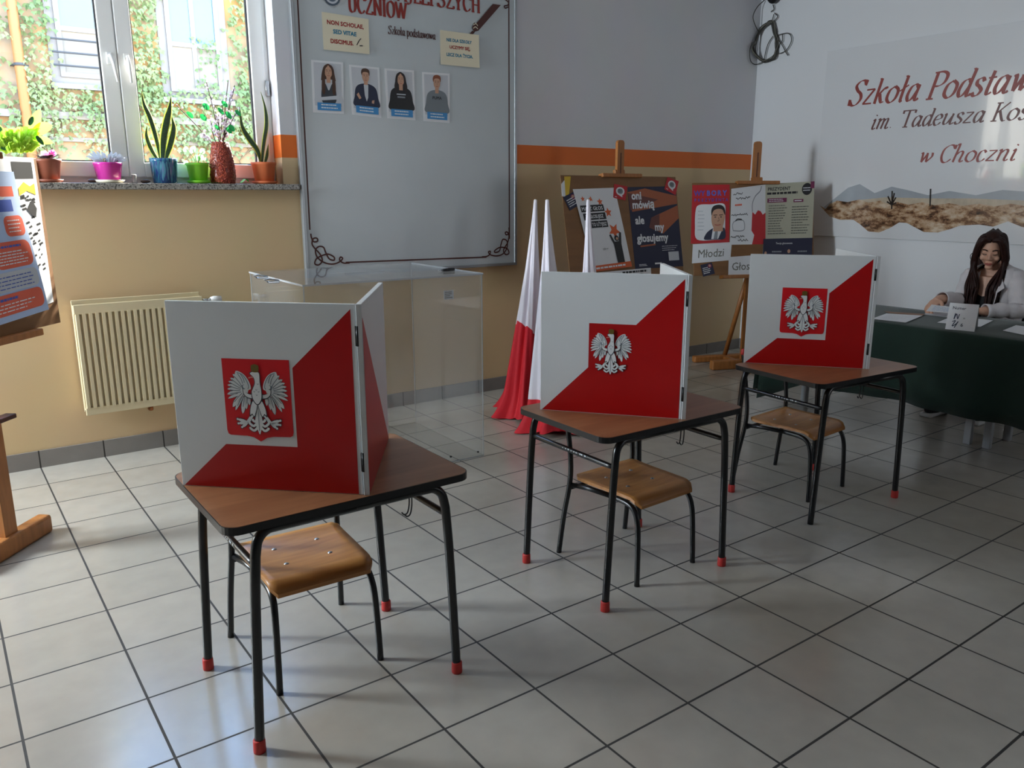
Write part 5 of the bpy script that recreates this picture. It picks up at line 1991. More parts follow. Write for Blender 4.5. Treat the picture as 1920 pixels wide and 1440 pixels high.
# hanging end towards the window wall
ev, ef = [], []
zs = [.7495, .742, .70, .60, .48, .36, .24, .15]
for j, z in enumerate(zs):
    for i in range(17):
        x = 4.345 + (5.12 - 4.345) * i / 16
        d = max(0, .745 - z)
        y = -1.665 + (0.0 if j == 0 else .012) + d * .06 + 0.016 * math.sin(x * 22) * min(1, d * 2.5)
        ev.append((x - (0.01 if i == 0 else 0), y, z))
for j in range(len(zs) - 1):
    for i in range(16):
        a_ = j * 17 + i
        ef.append((a_, a_ + 1, a_ + 18, a_ + 17))
cl.add(ev, ef, 0, True)
c = cl.build('tablecloth', M['green_cloth'])
tag(c, 'dark green cloth hanging over the long committee table', 'tablecloth')
sol = c.modifiers.new('cloth', 'SOLIDIFY')
sol.thickness = 0.002
sol.offset = 1

PZ = 0.7535


def flat_sheet(c4, name, label, cat, paper, fill=None, lift=0.0, group=None):
    s = Sheet(*[on_z(px, py, PZ + lift) for px, py in c4], (0, 0, 1), paper, 0.0006, 0.0006)
    if fill:
        fill(s)
    return fin(s, name, label, cat, group)


GP = 'loose papers on the green table'
flat_sheet(((1658, 584), (1736, 589), (1668, 587.5), (1728, 592)), 'folder', 'brown folder at the far left of the green table', 'folder', mat('brown_folder', '8a5a38', .5))
flat_sheet(((1662, 588), (1730, 592), (1634, 598), (1698, 605)), 'paper_sheet', 'white sheet nearest the brown folder on the green table', 'paper', M['paper'], lambda s: s.lines(.15, .85, .2, .8, 6, M['lightgrey_print'], .3, .3, 2), .002, GP)
flat_sheet(((1786, 593), (1862, 601), (1757, 605), (1838, 613)), 'paper_sheet', 'white sheet lying behind the little tent card', 'paper', M['paper'], None, .001, GP)
flat_sheet(((1905, 610), (1990, 622), (1880, 620), (1975, 640)), 'paper_sheet', 'white sheet cut by the right edge of the picture', 'paper', M['paper'], None, 0, GP)
flat_sheet(((1745, 579), (1812, 586), (1732, 590), (1790, 597)), 'paper_sheet', 'pale sheet under the hands of the seated person', 'paper', M['paper'], None, 0, GP)
# tent card
A_, B_ = on_z(1772, 617, PZ), on_z(1827, 622, PZ)
d_ = (B_ - A_).normalized()
n_ = V((d_.y, -d_.x, 0))
if n_.dot(CAM - A_) < 0:
    n_ = -n_
topv = V((0, 0, 0.150)) - n_ * 0.05
s = Sheet(A_ + topv, B_ + topv, A_, B_, topv.cross(d_) * (-1 if topv.cross(d_).dot(CAM - A_) < 0 else 1), M['paper'], 0.0008, 0.0006)
s.t('Numer', .36, .77, .15, M['navy2'], .01)
s.line([(.26, .62), (.24, .40), (.30, .60), (.36, .42), (.40, .60)], .03, M['navy2'])
s.t('=', .58, .40, .14, M['navy2'])
s.line([(.20, .30), (.30, .34), (.22, .14), (.34, .22), (.40, .32), (.30, .08)], .03, M['navy2'])
s.t('6', .54, .14, .18, M['navy2'], .01)
c = s.build('tent_card')
tag(c, 'small folded tent card with handwriting on the green table', 'card')
bk = MB()
bo = -n_ * 0.10
bk.add([A_ + topv, B_ + topv, A_ + bo, B_ + bo, A_ + topv - n_ * .001, B_ + topv - n_ * .001, A_ + bo - n_ * .001, B_ + bo - n_ * .001], [(0, 2, 3, 1), (4, 5, 7, 6), (2, 6, 7, 3)])
bk.build('back_flap', M['paper'], c)

# ================================================================== the seated person
per = thing('person', 'young woman with long dark hair in a pale blazer reading papers at the green table', 'person', (5.48, -2.62, 0))
Hc = on_x(1859, 470, 5.405)                         # middle of the head
Fw = V((-0.90, -0.30, -0.30)).normalized()           # where the face looks
Rt = Fw.cross(V((0.06, 0, 1))).normalized()          # to her right as seen: image left is -Rt or +Rt
Up = Rt.cross(Fw).normalized()
HA = (Hc, Rt, Fw, Up)


def hp(x, y, z):
    return Hc + Rt * x + Fw * y + Up * z


def head_fn(p):
    x, y, z = p
    if z < 0:
        q = -z
        x *= 1 - 0.34 * q ** 1.5
        y = y * (1 - 0.10 * q) + 0.10 * q * q
    if y > 0:
        y *= 0.96
        # eye sockets and mouth plane
        for sx in (-1, 1):
            d = ((p.x - sx * .42) / .24) ** 2 + ((z - .06) / .15) ** 2
            y -= 0.085 * math.exp(-d)
    return V((x, y, z))


body = MB()
body.ell(Hc, (0.071, 0.092, 0.113), 0, HA, 44, 36, head_fn)
nose = [hp(0, .080, .018), hp(0, .090, -.004), hp(0, .100, -.022), hp(0, .094, -.032)]
body.tube(nose, [.0075, .0085, .0115, .0085], 10)
body.ell(hp(.010, .088, -.029), (.008, .009, .007), 0, HA, 10, 8)
body.ell(hp(-.010, .088, -.029), (.008, .009, .007), 0, HA, 10, 8)
body.ell(hp(0, .080, -.055), (.024, .012, .008), 0, HA, 14, 8)
body.ell(hp(0, .077, -.066), (.021, .012, .008), 0, HA, 14, 8)
body.ell(hp(0, .066, -.090), (.024, .020, .017), 0, HA, 14, 10)
for sx in (-1, 1):
    body.ell(hp(sx * .031, .070, .012), (.015, .013, .010), 0, HA, 12, 10)
    body.ell(hp(sx * .038, .058, -.028), (.022, .020, .020), 0, HA, 12, 10)
    body.ell(hp(sx * .072, -.008, -.008), (.010, .018, .030), 0, HA, 12, 10)
Nb = V((5.475, -2.625, 1.015))
body.tube([hp(0, -.02, -.055), (Hc + Nb) / 2 + V((.02, 0, -.02)), Nb + V((0, 0, -.02))], [.050, .049, .058], 16)
SR = on_x(1822, 517, 5.455)
SL = on_x(1904, 521, 5.47)
MID = (SR + SL) / 2
body.tube([SR, SR.lerp(MID, .5) + V((0, 0, .008)), MID + V((0, 0, .015)), SL.lerp(MID, .5) + V((0, 0, .008)), SL], [.040, .046, .052, .046, .040], 14)
body.tube([MID + V((0, 0, .0)), MID + V((-.01, 0, -.12)), MID + V((.01, 0, -.28)), MID + V((.06, 0, -.48))], [.10, .115, .10, .125], 20, flat=1.25, up=(0, 1, 0))
# arms
ER = on_x(1800, 563, 5.30)
HR = on_x(1760, 560, 5.06)
EL = on_x(1909, 582, 5.30)
HL = on_x(1836, 584, 5.08)
HL.z = max(HL.z, 0.775)


def arm(S, E, Hn):
    body.tube(catmull([S, S.lerp(E, .5) + V((.01, 0, .0)), E, E.lerp(Hn, .5), Hn], 4), [.045] * 4 + [.042] * 4 + [.038] * 4 + [.031] * 4 + [.024], 12)


arm(SR, ER, HR)
arm(SL, EL, HL)


def hand(W, d, side, palm_n, curl, L=0.175):
    """W wrist, d along the fingers, side towards the thumb, palm_n out of the palm"""
    d = V(d).normalized()
    side = (V(side) - d * V(side).dot(d)).normalized()
    pn = d.cross(side)
    if pn.dot(V(palm_n)) < 0:
        pn = -pn
    body.ell(W + d * .045, (.037, .052, .016), 0, (W, side, d, pn), 16, 12)
    body.tube([W - d * .01, W + d * .03], [.023, .026], 12)
    for i, (o, l, dd) in enumerate(((.027, .070, .085), (.009, .078, .090), (-.009, .072, .087), (-.026, .056, .078))):
        p = [W + d * (dd - .025) + side * o]
        ang = 0.15
        q = p[0].copy()
        for k_, f_ in enumerate((.35, .36, .29)):
            dirv = d * math.cos(ang) + pn * math.sin(ang) + side * (o * 1.6)
            q = q + dirv.normalized() * (l * f_ + (.022 if k_ == 0 else 0))
            p.append(q.copy())
            ang += curl * (0.8 + .1 * i)
        body.tube(catmull(p, 3), [.0088] * (3 * 3 - 2) + [.0078, .0070, .0055], 8)
    t0 = W + d * .022 + side * .026
    body.tube(catmull([t0, t0 + side * .022 + d * .018 + pn * .010, t0 + side * .026 + d * .042 + pn * .020, t0 + side * .016 + d * .062 + pn * .026], 3), [.0125] * 4 + [.0105] * 3 + [.009, .0085, .0065], 9)


# her right hand (left in the picture) pinches a sheet, the left one rests on the table
hand(HR, (-.75, .10, -.45), (-.2, -.9, -.1), (0, -.3, -1), 0.62)
hand(HL, (-.55, .80, -.06), (-.85, -.35, .1), (0, 0, -1), 0.22)
# legs under the table
for sy, fx, fy in ((.085, 5.30, -2.45), (-.085, 5.36, -2.74)):
    hip = V((5.55, -2.63 + sy, .50))
    kn = V((5.14, -2.60 + sy * 1.2, .545))
    an = V((fx + .03, fy, .10))
    body.tube(catmull([hip, hip.lerp(kn, .5), kn, kn.lerp(an, .45), an], 4), [.080] * 4 + [.070] * 4 + [.056] * 4 + [.052] * 4 + [.036], 12)
    body.ell((fx - .03, fy, .05), (.105, .040, .040), n=14, m=8)
bo = body.build('body', M['skin'], per)
rm = bo.modifiers.new('one_skin', 'REMESH')
rm.mode = 'VOXEL'
rm.voxel_size = 0.0042
rm.use_smooth_shade = True
sm_ = bo.modifiers.new('soft', 'SMOOTH')
sm_.iterations = 4
sm_.factor = 0.5

# features
b = MB()
for sx in (-1, 1):
    b = MB().tube(catmull([hp(sx * .014, .0905, .030), hp(sx * .030, .0880, .037), hp(sx * .050, .0745, .031)], 5), [.0022] + [.0034] * 8 + [.0012] * 2, 6)
    b.build('eyebrow', M['hair'], per)
    b = MB().tube(catmull([hp(sx * .017, .0830, .004), hp(sx * .031, .0845, .0005), hp(sx * .046, .0740, .004)], 5), [.0010] + [.0019] * 9 + [.0010], 6)
    b.build('eyelash', M['black_plastic'], per)
b = MB()
b.tube(catmull([hp(-.022, .0845, -.060), hp(-.008, .0925, -.0555), hp(0, .0925, -.057), hp(.008, .0925, -.0555), hp(.022, .0845, -.060)], 4), [.001] + [.0042] * 15 + [.001], 8)
b.tube(catmull([hp(-.020, .0840, -.061), hp(0, .0905, -.067), hp(.020, .0840, -.061)], 6), [.001] + [.0050] * 11 + [.001], 8)
b.build('lips', M['lips'], per)
# hair: cap and long strands
h = MB()


def cap_fn(p):
    x, y, z = p
    if y > 0.25 and z < 0.62:                       # leave the face free
        k_ = min(1, (y - .25) / .35) * min(1, (0.62 - z) / .25)
        y = y * (1 - k_) + 0.16 * k_
    return V((x, y, z))


h.ell(hp(0, -.012, .016), (.083, .101, .120), 0, HA, 40, 30, cap_fn)
rr = random.Random(21)


def strand(pts, r0, r1):
    c_ = catmull(pts, 5)
    h.tube(c_, [r0 + (r1 - r0) * (i / (len(c_) - 1)) ** 1.5 for i in range(len(c_))], 6)


chestF = V((-1, -.15, 0)).normalized()
for sx in (-1, 1):
    for i in range(40):
        f_ = rr.uniform(-.06, .085)
        jx, jz = rr.uniform(-.008, .012), rr.uniform(-.02, .02)
        a0 = hp(sx * .006, f_ * .8 - .01, .110 - abs(f_) * .25)
        a1 = hp(sx * (.056 + jx), f_ * .85 + .006, .086 + jz * .6)
        a2 = hp(sx * (.084 + jx), .040 + f_ * .35, -.005 + jz)
        a3 = hp(sx * (.087 + jx), .040 + f_ * .35, -.085 + jz)
        lat = Rt * (sx * (.070 + rr.uniform(-.042, .03)))
        p4 = Hc + lat + chestF * (.075 + rr.uniform(-.02, .03)) + V((0, 0, -.22))
        p5 = Hc + lat * .95 + chestF * (.105 + rr.uniform(-.02, .02)) + V((0, 0, -.33 + rr.uniform(-.03, .05)))
        p6 = Hc + lat * .85 + chestF * (.10 + rr.uniform(-.02, .02)) + V((0, 0, -.42 + rr.uniform(-.02, .08)))
        strand([a0, a1, a2, a3, p4, p5, p6], rr.uniform(.010, .014), .004)
    for i in range(16):
        jx = rr.uniform(-.01, .01)
        a0 = hp(sx * .004, -.05 - i * .002, .118)
        a1 = hp(sx * (.06 + jx), -.075, .05)
        a2 = hp(sx * (.07 + jx), -.085, -.06)
        p4 = Hc + Rt * (sx * rr.uniform(.0, .12)) - chestF * (.10 + rr.uniform(0, .02)) + V((0, 0, -.20))
        p5 = p4 + V((.01, 0, -.20))
        strand([a0, a1, a2, p4, p5], .015, .005)
strand([hp(.085, .02, -.01), hp(.112, .025, -.02), hp(.115, .03, -.05), hp(.088, .03, -.075)], .0025, .002)
h.build('hair', M['hair'], per)
# black top
tp = MB()
tp.tube([MID + V((-.012, 0, -.10)), MID + V((-.014, 0, -.16)), MID + V((.0, 0, -.28)), MID + V((.05, 0, -.47))], [.106, .121, .108, .130], 28, flat=1.25, up=(0, 1, 0))
tp.build('black_top', M['black_top'], per)
# blazer: open-fronted shell with sleeves
bl = MB()
dv = (SL - SR).normalized()
fv = V((-1, -.12, 0)).normalized()
rows = ((.088, .066, .062, .95), (.066, .105, .082, .80), (.046, .165, .098, .60), (.006, .202, .116, .50), (-.06, .210, .140, .46), (-.14, .205, .150, .44), (-.24, .190, .146, .42), (-.34, .185, .150, .44), (-.44, .200, .165, .46))
vs, fs = [], []
n = 30
for dz, rx_, ry_, gap in rows:
    c0 = MID + V((.012 + max(0, -dz) * .07, 0, dz))
    for i in range(n + 1):
        q = PI / 2 + gap + (2 * PI - 2 * gap) * i / n
        wv = 1 + .015 * math.sin(7 * q + dz * 20)
        vs.append(c0 + dv * (math.cos(q) * rx_ * wv) + fv * (math.sin(q) * ry_ * wv))
for j in range(len(rows) - 1):
    for i in range(n):
        a_ = j * (n + 1) + i
        fs.append((a_, a_ + n + 1, a_ + n + 2, a_ + 1))
bl.add(vs, fs, 0, True)
jk = bl.build('blazer', M['jacket'], per)
so = jk.modifiers.new('cloth', 'SOLIDIFY')
so.thickness = 0.006
for nm_, S, E, Hn in (('r', SR, ER, HR), ('l', SL, EL, HL)):
    W_ = E.lerp(Hn, .86)
    c_ = catmull([S + (MID - S) * .10 + V((0, 0, .010)), S.lerp(E, .35) + V((.012, 0, .012)), S.lerp(E, .75) + V((.012, 0, 0)), E + V((.014, 0, -.004)), E.lerp(Hn, .35) + V((0, 0, .003)), W_], 6)
    r_ = []
    for i in range(len(c_)):
        f_ = i / (len(c_) - 1)
        r_.append(.064 - .020 * f_ + .004 * math.sin(f_ * 46) * (0.3 + f_))
    sl = MB().tube(c_, r_, 18, caps=False).build('sleeve', M['jacket'], jk)
    so = sl.modifiers.new('cloth', 'SOLIDIFY')
    so.thickness = 0.005
# lapels
for sx in (-1, 1):
    lp = MB()
    p0 = MID + dv * (sx * .062) + fv * .060 + V((0, 0, .045))
    p1 = MID + dv * (sx * .115) + fv * .128 + V((0, 0, -.06))
    p2 = MID + dv * (sx * .085) + fv * .156 + V((0, 0, -.09))
    p3 = MID + dv * (sx * .060) + fv * .160 + V((.01, 0, -.26))
    p4 = MID + dv * (sx * .050) + fv * .120 + V((0, 0, -.06))
    k_ = fv * .006
    lp.add([p0, p1, p2, p3, p4, p0 + k_, p1 + k_, p2 + k_, p3 + k_, p4 + k_], [(0, 1, 2, 3, 4)[::sx], (5, 6, 7, 8, 9)[::-sx], (0, 5, 6, 1), (1, 6, 7, 2), (2, 7, 8, 3), (3, 8, 9, 4), (4, 9, 5, 0)])
    lp.build('lapel', M['jacket'], jk)
tr = MB()
for sy, fx, fy in ((.085, 5.30, -2.45), (-.085, 5.36, -2.74)):
    hip = V((5.56, -2.63 + sy, .50))
    kn = V((5.14, -2.60 + sy * 1.2, .545))
    an = V((fx + .03, fy, .13))
    tr.tube(catmull([hip, hip.lerp(kn, .5), kn, kn.lerp(an, .45), an], 4), [.090] * 4 + [.080] * 4 + [.066] * 4 + [.062] * 4 + [.055], 14)
tr.ell((5.55, -2.63, .50), (.14, .19, .10))
tr.build('trousers', M['trousers'], per)
for fx, fy in ((5.30, -2.45), (5.36, -2.74)):
    b = MB()
    b.ell((fx - .03, fy, .055), (.120, .048, .050), n=18, m=10)
    shoe = b.build('shoe', M['black_rubber'], per)
    MB().rbox(fx - .155, fx + .09, fy - .045, fy + .045, 0, .028, .012).build('sole', M['shoe_white'], shoe)
# the chair she sits on
oc = thing('visitor_chair', 'chair under the seated woman behind the green table', 'chair', (5.62, -2.63, 0))
MB().rbox(5.40, 5.82, -2.84, -2.42, .39, .43, .015).build('seat', M['black_top'], oc)
MB().rbox(5.84, 5.87, -2.82, -2.44, .60, .86, .012).build('backrest', M['black_top'], oc)
for x, y in ((5.43, -2.81), (5.43, -2.45)):
    MB().tube([(x, y, 0), (x, y, .395)], .011, 8).build('leg', M['black_tube'], oc)
for y in (-2.81, -2.45):
    MB().tube([(5.87, y, 0), (5.80, y, .41), (5.865, y, .84)], .011, 8).build('leg', M['black_tube'], oc)
# sheet held in the right hand
q0 = HR + V((-.055, -.02, -.045))
s = Sheet(q0 + V((-.03, .02, .012)), q0 + V((.06, -.20, -.004)), q0 + V((-.19, -.03, -.012)), q0 + V((-.10, -.25, -.018)), (-.1, 0, 1), M['paper'], 0.0006, 0)
s.lines(.1, .9, .15, .85, 6, M['caption_blue'], .2, .3, 4)
fin(s, 'paper_sheet', 'sheet with blue print held in the right hand of the seated woman', 'paper', GP)

# ================================================================== plants and small things on the window sill
SZ = 1.588


def at_sill(px, y=0.03):
    return V((on_y(px, 320, y).x, y, SZ))


def sill_h(px, py, y=0.03):
    return on_y(px, py, y)


def pot(label, cat, px, r_top, r_bot, h, m, name='potted_plant', saucer=None, y=0.03, rim=0.012, zoff=None, thing_name=None):
    c = at_sill(px, y)
    t = thing(name, label, cat, c, 0, 'pots on the window sill')
    z0 = SZ + (0.008 if saucer else 0.0005)
    b = MB().lathe([(r_bot * .9, z0), (r_bot, z0 + .003), (r_bot + (r_top - r_bot) * .82, z0 + h * .84), (r_top * 1.0, z0 + h * .86 if rim else z0 + h * .9), (r_top + rim * .4, z0 + h), (r_top - .004, z0 + h),
                    (r_top * .93, z0 + h * .9), (r_bot * .9, z0 + h * .88)], (c.x, c.y, 0), 32)
    b.build('pot', m, t)
    MB().lathe([(0.001, z0 + h * .90), (r_top * .9, z0 + h * .885)], (c.x, c.y, 0), 20).build('soil', M['soil'], t)
    if saucer:
        MB().lathe([(r_bot * 1.0, SZ), (r_bot * 1.25, SZ + .004), (r_bot * 1.38, SZ + .018), (r_bot * 1.33, SZ + .018), (r_bot * 1.1, SZ + .0075), (0.001, SZ + .007)], (c.x, c.y, 0), 28).build('saucer', saucer, t)
    return t, c, z0 + h * .89


def leaf(mb, base, tip, w, bend=V((0, 0, 0)), up=V((0, -1, 0)), cup=0.15, n=8, mi=0, edge=None, shape=None):
    """blade from base to tip; edge: material index of its border"""
    d = tip - base
    sd = d.cross(up)
    sd = sd.normalized() if sd.length > 1e-6 else V((1, 0, 0))
    nn = sd.cross(d).normalized()
    sh = shape or (lambda f: math.sin(PI * min(1, f * .85 + .10)) ** .8 if f < .999 else 0.02)
    cols = (-1, -.72, 0, .72, 1)
    vs, fs, ms = [], [], []
    for i in range(n + 1):
        f = i / n
        p = base + d * f + bend * math.sin(PI * f * .5) ** 2 * math.sin(PI * f) + bend * 0
        for c in cols:
            vs.append(p + sd * (c * w * sh(f)) + nn * (cup * w * c * c * sh(f)))
    k = len(cols)
    for i in range(n):
        for j in range(k - 1):
            a = i * k + j
            fs.append((a, a + 1, a + k + 1, a + k))
            ms.append(edge if edge is not None and j in (0, k - 2) else mi)
    b0 = len(mb.v)
    mb.v.extend(vs)
    for f, m_ in zip(fs, ms):
        mb.f.append(tuple(q + b0 for q in f))
        mb.m.append(m_)
        mb.sm.append(True)




def leafmat(name, col, trans=0.45, rough=0.5):
    """thin leaf or petal: part of the light shines through"""
    m, nt, b = new_mat(name)
    b.inputs['Base Color'].default_value = (*lin(col), 1)
    b.inputs['Roughness'].default_value = rough
    tl = nt.nodes.new('ShaderNodeBsdfTranslucent')
    tl.inputs[0].default_value = (*lin(col), 1)
    mx = nt.nodes.new('ShaderNodeMixShader')
    mx.inputs[0].default_value = trans
    nt.links.new(b.outputs[0], mx.inputs[1])
    nt.links.new(tl.outputs[0], mx.inputs[2])
    nt.links.new(mx.outputs[0], nt.nodes['Material Output'].inputs[0])
    return m


M['leaf_green'] = mat('leaf_green', '4a8f3c', 0.45)
M['leaf_bright'] = leafmat('leaf_bright', 'c4e45a', 0.55)
M['leaf_dark'] = mat('leaf_dark', '2f6b34', 0.4)
M['leaf_pale'] = leafmat('leaf_pale', '9cc494', 0.45)
M['snake_green'] = mat('snake_plant_green', '3c5a34', 0.4, noise=.4, nscale=60, stretch=(1, 1, 3))
M['snake_edge'] = leafmat('snake_plant_edge', 'd6dc60', 0.4)
M['paper_green'] = leafmat('green_paper', '2a9c50', 0.3)
M['blossom'] = leafmat('pale_blossom', 'ece2ea', 0.4)
M['twig'] = mat('twig', '4a3a30', 0.8)
M['clay'] = mat('terracotta', 'c8673a', 0.6)
M['brown_pot'] = mat('brown_pot', '8a4a34', 0.5)
M['magenta'] = mat('magenta_pot', 'c02a90', 0.2, spec=.6)
M['lime'] = mat('lime_pot', '7cc62c', 0.4)
M['cream_dish'] = mat('cream_dish', 'e8e0c8', 0.5)
M['pink'] = leafmat('pink_petal', 'e080bc', 0.5)
M['pink_pale'] = leafmat('pale_pink_petal', 'f0cfe4', 0.5)
M['bead'] = mat('red_bead', '7a2a22', 0.35, noise=.5, nscale=90, col2='a24a34')
M['silver_leaf'] = leafmat('silver_leaf', 'd6dadc', 0.4)
M['wicker'] = mat('wicker', 'b9975e', 0.7, noise=.3, nscale=60, stretch=(.3, .3, 3))


def striped_pot():
    m, nt, b = new_mat('drip_glazed_pot')
    tc = nt.nodes.new('ShaderNodeTexCoord')
    mp = nt.nodes.new('ShaderNodeMapping')
    mp.inputs['Scale'].default_value = (60, 60, 5)
    nt.links.new(tc.outputs['Object'], mp.inputs[0])
    n = nt.nodes.new('ShaderNodeTexNoise')
    n.inputs['Scale'].default_value = 1.0
    n.inputs['Detail'].default_value = 2
    nt.links.new(mp.outputs[0], n.inputs['Vector'])
    r = nt.nodes.new('ShaderNodeValToRGB')
    r.color_ramp.interpolation = 'EASE'
    e = r.color_ramp.elements
    e[0].position, e[0].color = .30, (*lin('202a5c'), 1)
    e[1].position, e[1].color = .75, (*lin('d8d4dc'), 1)  # pale and purple stops put the sunlit side's glare into the glaze colour
    for p_, c_ in ((.42, '2a6a80'), (.50, '24306a'), (.58, '4a8a9a'), (.66, '6a6a9c')):
        q = e.new(p_)
        q.color = (*lin(c_), 1)
    nt.links.new(n.outputs['Fac'], r.inputs[0])
    nt.links.new(r.outputs[0], b.inputs['Base Color'])
    b.inputs['Roughness'].default_value = .15
    return m


rr = random.Random(31)
# yellow-green plant in a wicker pot, at the far left
t, c, z = pot('bushy yellow green plant in a tan wicker pot at the left end of the sill', 'plant', 34, .055, .052, .12, M['wicker'], rim=.004)
top = sill_h(34, 262)
fo = MB()
for i in range(320):
    a, q = rr.uniform(0, 2 * PI), rr.uniform(.1, 1.0) ** .6
    b0 = V((c.x, c.y, z + .01 + .05 * rr.random()))
    tip = V((c.x + math.cos(a) * .135 * q, c.y + math.sin(a) * .06 * q, z + .06 + rr.uniform(.0, .12)))
    leaf(fo, b0.lerp(tip, .55), tip, .007 + .008 * rr.random(), V((0, 0, .02)), V((rr.uniform(-.5, .5), -1, rr.uniform(-.2, .8))), .2, 5)
fo.build('foliage', M['leaf_bright'], t)
lf = MB()
for (x0, y0), (x1, y1), w in (((55, 262), (75, 205), .026), ((60, 250), (98, 235), .030), ((58, 262), (100, 268), .022)):
    leaf(lf, sill_h(x0, y0), sill_h(x1, y1), w, V((0, 0, .01)))
lf.build('broad_leaf', M['leaf_bright'], t)
dk = MB()
for (x0, y0), (x1, y1), w in (((8, 258), (24, 272), .016), ((-4, 262), (10, 282), .018), ((68, 255), (82, 272), .012), ((2, 250), (-10, 235), .02), ((55, 235), (62, 218), .012)):
    leaf(dk, sill_h(x0, y0, .0), sill_h(x1, y1, .0), w)
dk.build('dark_leaf', M['leaf_dark'], t)

t, c, z = pot('brown pot with a pink flower, left of the magenta pot', 'plant', 91, .066, .050, .118, M['brown_pot'], saucer=M['brown_pot'])
f_ = MB()
for dx, dz, col in ((-.012, .036, 1), (.026, .042, 0), (.008, .028, 1)):
    for k in range(5):
        a = k * 2 * PI / 5
        p = V((c.x + dx, c.y - .02, z + dz))
        leaf(f_, p, p + V((math.cos(a) * .022, -.004, math.sin(a) * .022)), .011, mi=col, n=4)
f_.build('flower', [M['pink'], M['pink_pale']], t)
g_ = MB()
for k in range(14):
    a = rr.uniform(0, 2 * PI)
    p = V((c.x, c.y, z + .005))
    leaf(g_, p, p + V((math.cos(a) * .075, math.sin(a) * .05, rr.uniform(.008, .03))), .018, V((0, 0, .01)), V((0, 0, 1)))
g_.build('leaves', mat('purple_green_leaf', '5a4a50', .5), t)

t, c, z = pot('shiny magenta pot with silvery leaves on a cream dish', 'plant', 203, .077, .060, .105, M['magenta'], saucer=M['cream_dish'], rim=0.0)
g_ = MB()
for k in range(46):
    a = rr.uniform(0, 2 * PI)
    p = V((c.x + math.cos(a) * .03, c.y + math.sin(a) * .03, z))
    tip = V((c.x + math.cos(a) * rr.uniform(.05, .115), c.y + math.sin(a) * .05, z + rr.uniform(.0, .075)))
    leaf(g_, p, tip, .008, V((0, 0, .015)), n=5)
g_.build('silver_leaves', M['silver_leaf'], t)
g_ = MB()
for k in range(16):
    a = rr.uniform(0, 2 * PI)
    p = V((c.x + math.cos(a) * .02, c.y + math.sin(a) * .02 - .01, z))
    g_.tube([p, p + V((math.cos(a) * .03, -.01, rr.uniform(.02, .04)))], .004, 5)
g_.build('dry_stems', mat('dry_stem', '8a7448', .8), t)

t, c, z = pot('glazed blue and white striped pot holding a tall snake plant', 'plant', 308, .077, .066, .142, striped_pot(), rim=.002)
zt = z


def snake(t, specs, y0=.03):
    for pts, w in specs:
        b = MB()
        P3 = [sill_h(px, py, yy) for px, py, yy in pts]
        cc = catmull(P3, 6)
        k = len(cc)
        vs, fs, ms = [], [], []
        cols = (-1, -.74, 0, .74, 1)
        for i, p in enumerate(cc):
            f = i / (k - 1)
            tt = (cc[min(i + 1, k - 1)] - cc[max(i - 1, 0)]).normalized()
            sd = tt.cross(V((0.25, -1, 0))).normalized()
            ww = w * (.55 + .45 * math.sin(PI * min(1, f * 1.2))) * (1 - max(0, (f - .6) / .4) ** 2.2) + .0008
            for q in cols:
                vs.append(p + sd * (q * ww) + V((0, 1, 0)) * (.35 * ww * q * q))
        for i in range(k - 1):
            for j in range(4):
                a = i * 5 + j
                fs.append((a, a + 1, a + 6, a + 5))
                ms.append(1 if j in (0, 3) else 0)
        b.v, b.f, b.m, b.sm = vs, fs, ms, [True] * len(fs)
        o = b.build('leaf', [M['snake_green'], M['snake_edge']], t)
        so = o.modifiers.new('thick', 'SOLIDIFY')
        so.thickness = .003


snake(t, [(((302, 300, .03), (292, 255, .03), (281, 220, .03), (270, 195, .03), (265, 168, .03)), .016),
          (((305, 300, .02), (307, 262, .02), (313, 228, .02), (318, 205, .02), (321, 180, .02)), .024),
          (((310, 300, .045), (320, 270, .045), (326, 240, .045), (321, 215, .045)), .020),
          (((296, 300, .055), (284, 280, .055), (275, 255, .055), (276, 235, .055)), .014)])

t, c, z = pot('small lime green pot with a few round leaves', 'plant', 371, .064, .050, .112, M['lime'], saucer=M['lime'], rim=.006)
g_ = MB()
for (x0, y0), (x1, y1), w in (((352, 276), (344, 284), .014), ((357, 286), (366, 274), .018), ((384, 282), (374, 285), .018), ((372, 292), (382, 300), .020), ((352, 302), (344, 308), .012), ((364, 292), (376, 300), .016), ((388, 296), (384, 302), .012)):
    leaf(g_, sill_h(x0, y0), sill_h(x1, y1), w, n=6, shape=lambda f: math.sin(PI * min(.98, f * .9 + .1)) ** .6)
g_.build('leaves', M['leaf_pale'], t)
g_ = MB()
for x1, y1 in ((350, 280), (362, 280), (381, 284), (376, 296)):
    g_.tube(catmull([V((c.x, c.y, z - .01)), V((c.x, c.y, z)).lerp(sill_h(x1, y1), .5) + V((0, 0, .012)), sill_h(x1, y1)], 4), .0016, 5)
g_.build('stems', M['leaf_green'], t)

# vase covered in red beads with paper-leaved blossom twigs
c = at_sill(417)
t = thing('vase', 'tall vase covered in dark red beads, holding blossom twigs with paper leaves', 'vase', c, 0, 'pots on the window sill')
prof = ((.070, 0), (.074, .05), (.072, .10), (.066, .15), (.056, .20), (.048, .245))


def vr(zz):
    for (r0, z0), (r1, z1) in zip(prof, prof[1:]):
        if zz <= z1:
            return r0 + (r1 - r0) * (zz - z0) / (z1 - z0)
    return prof[-1][0]


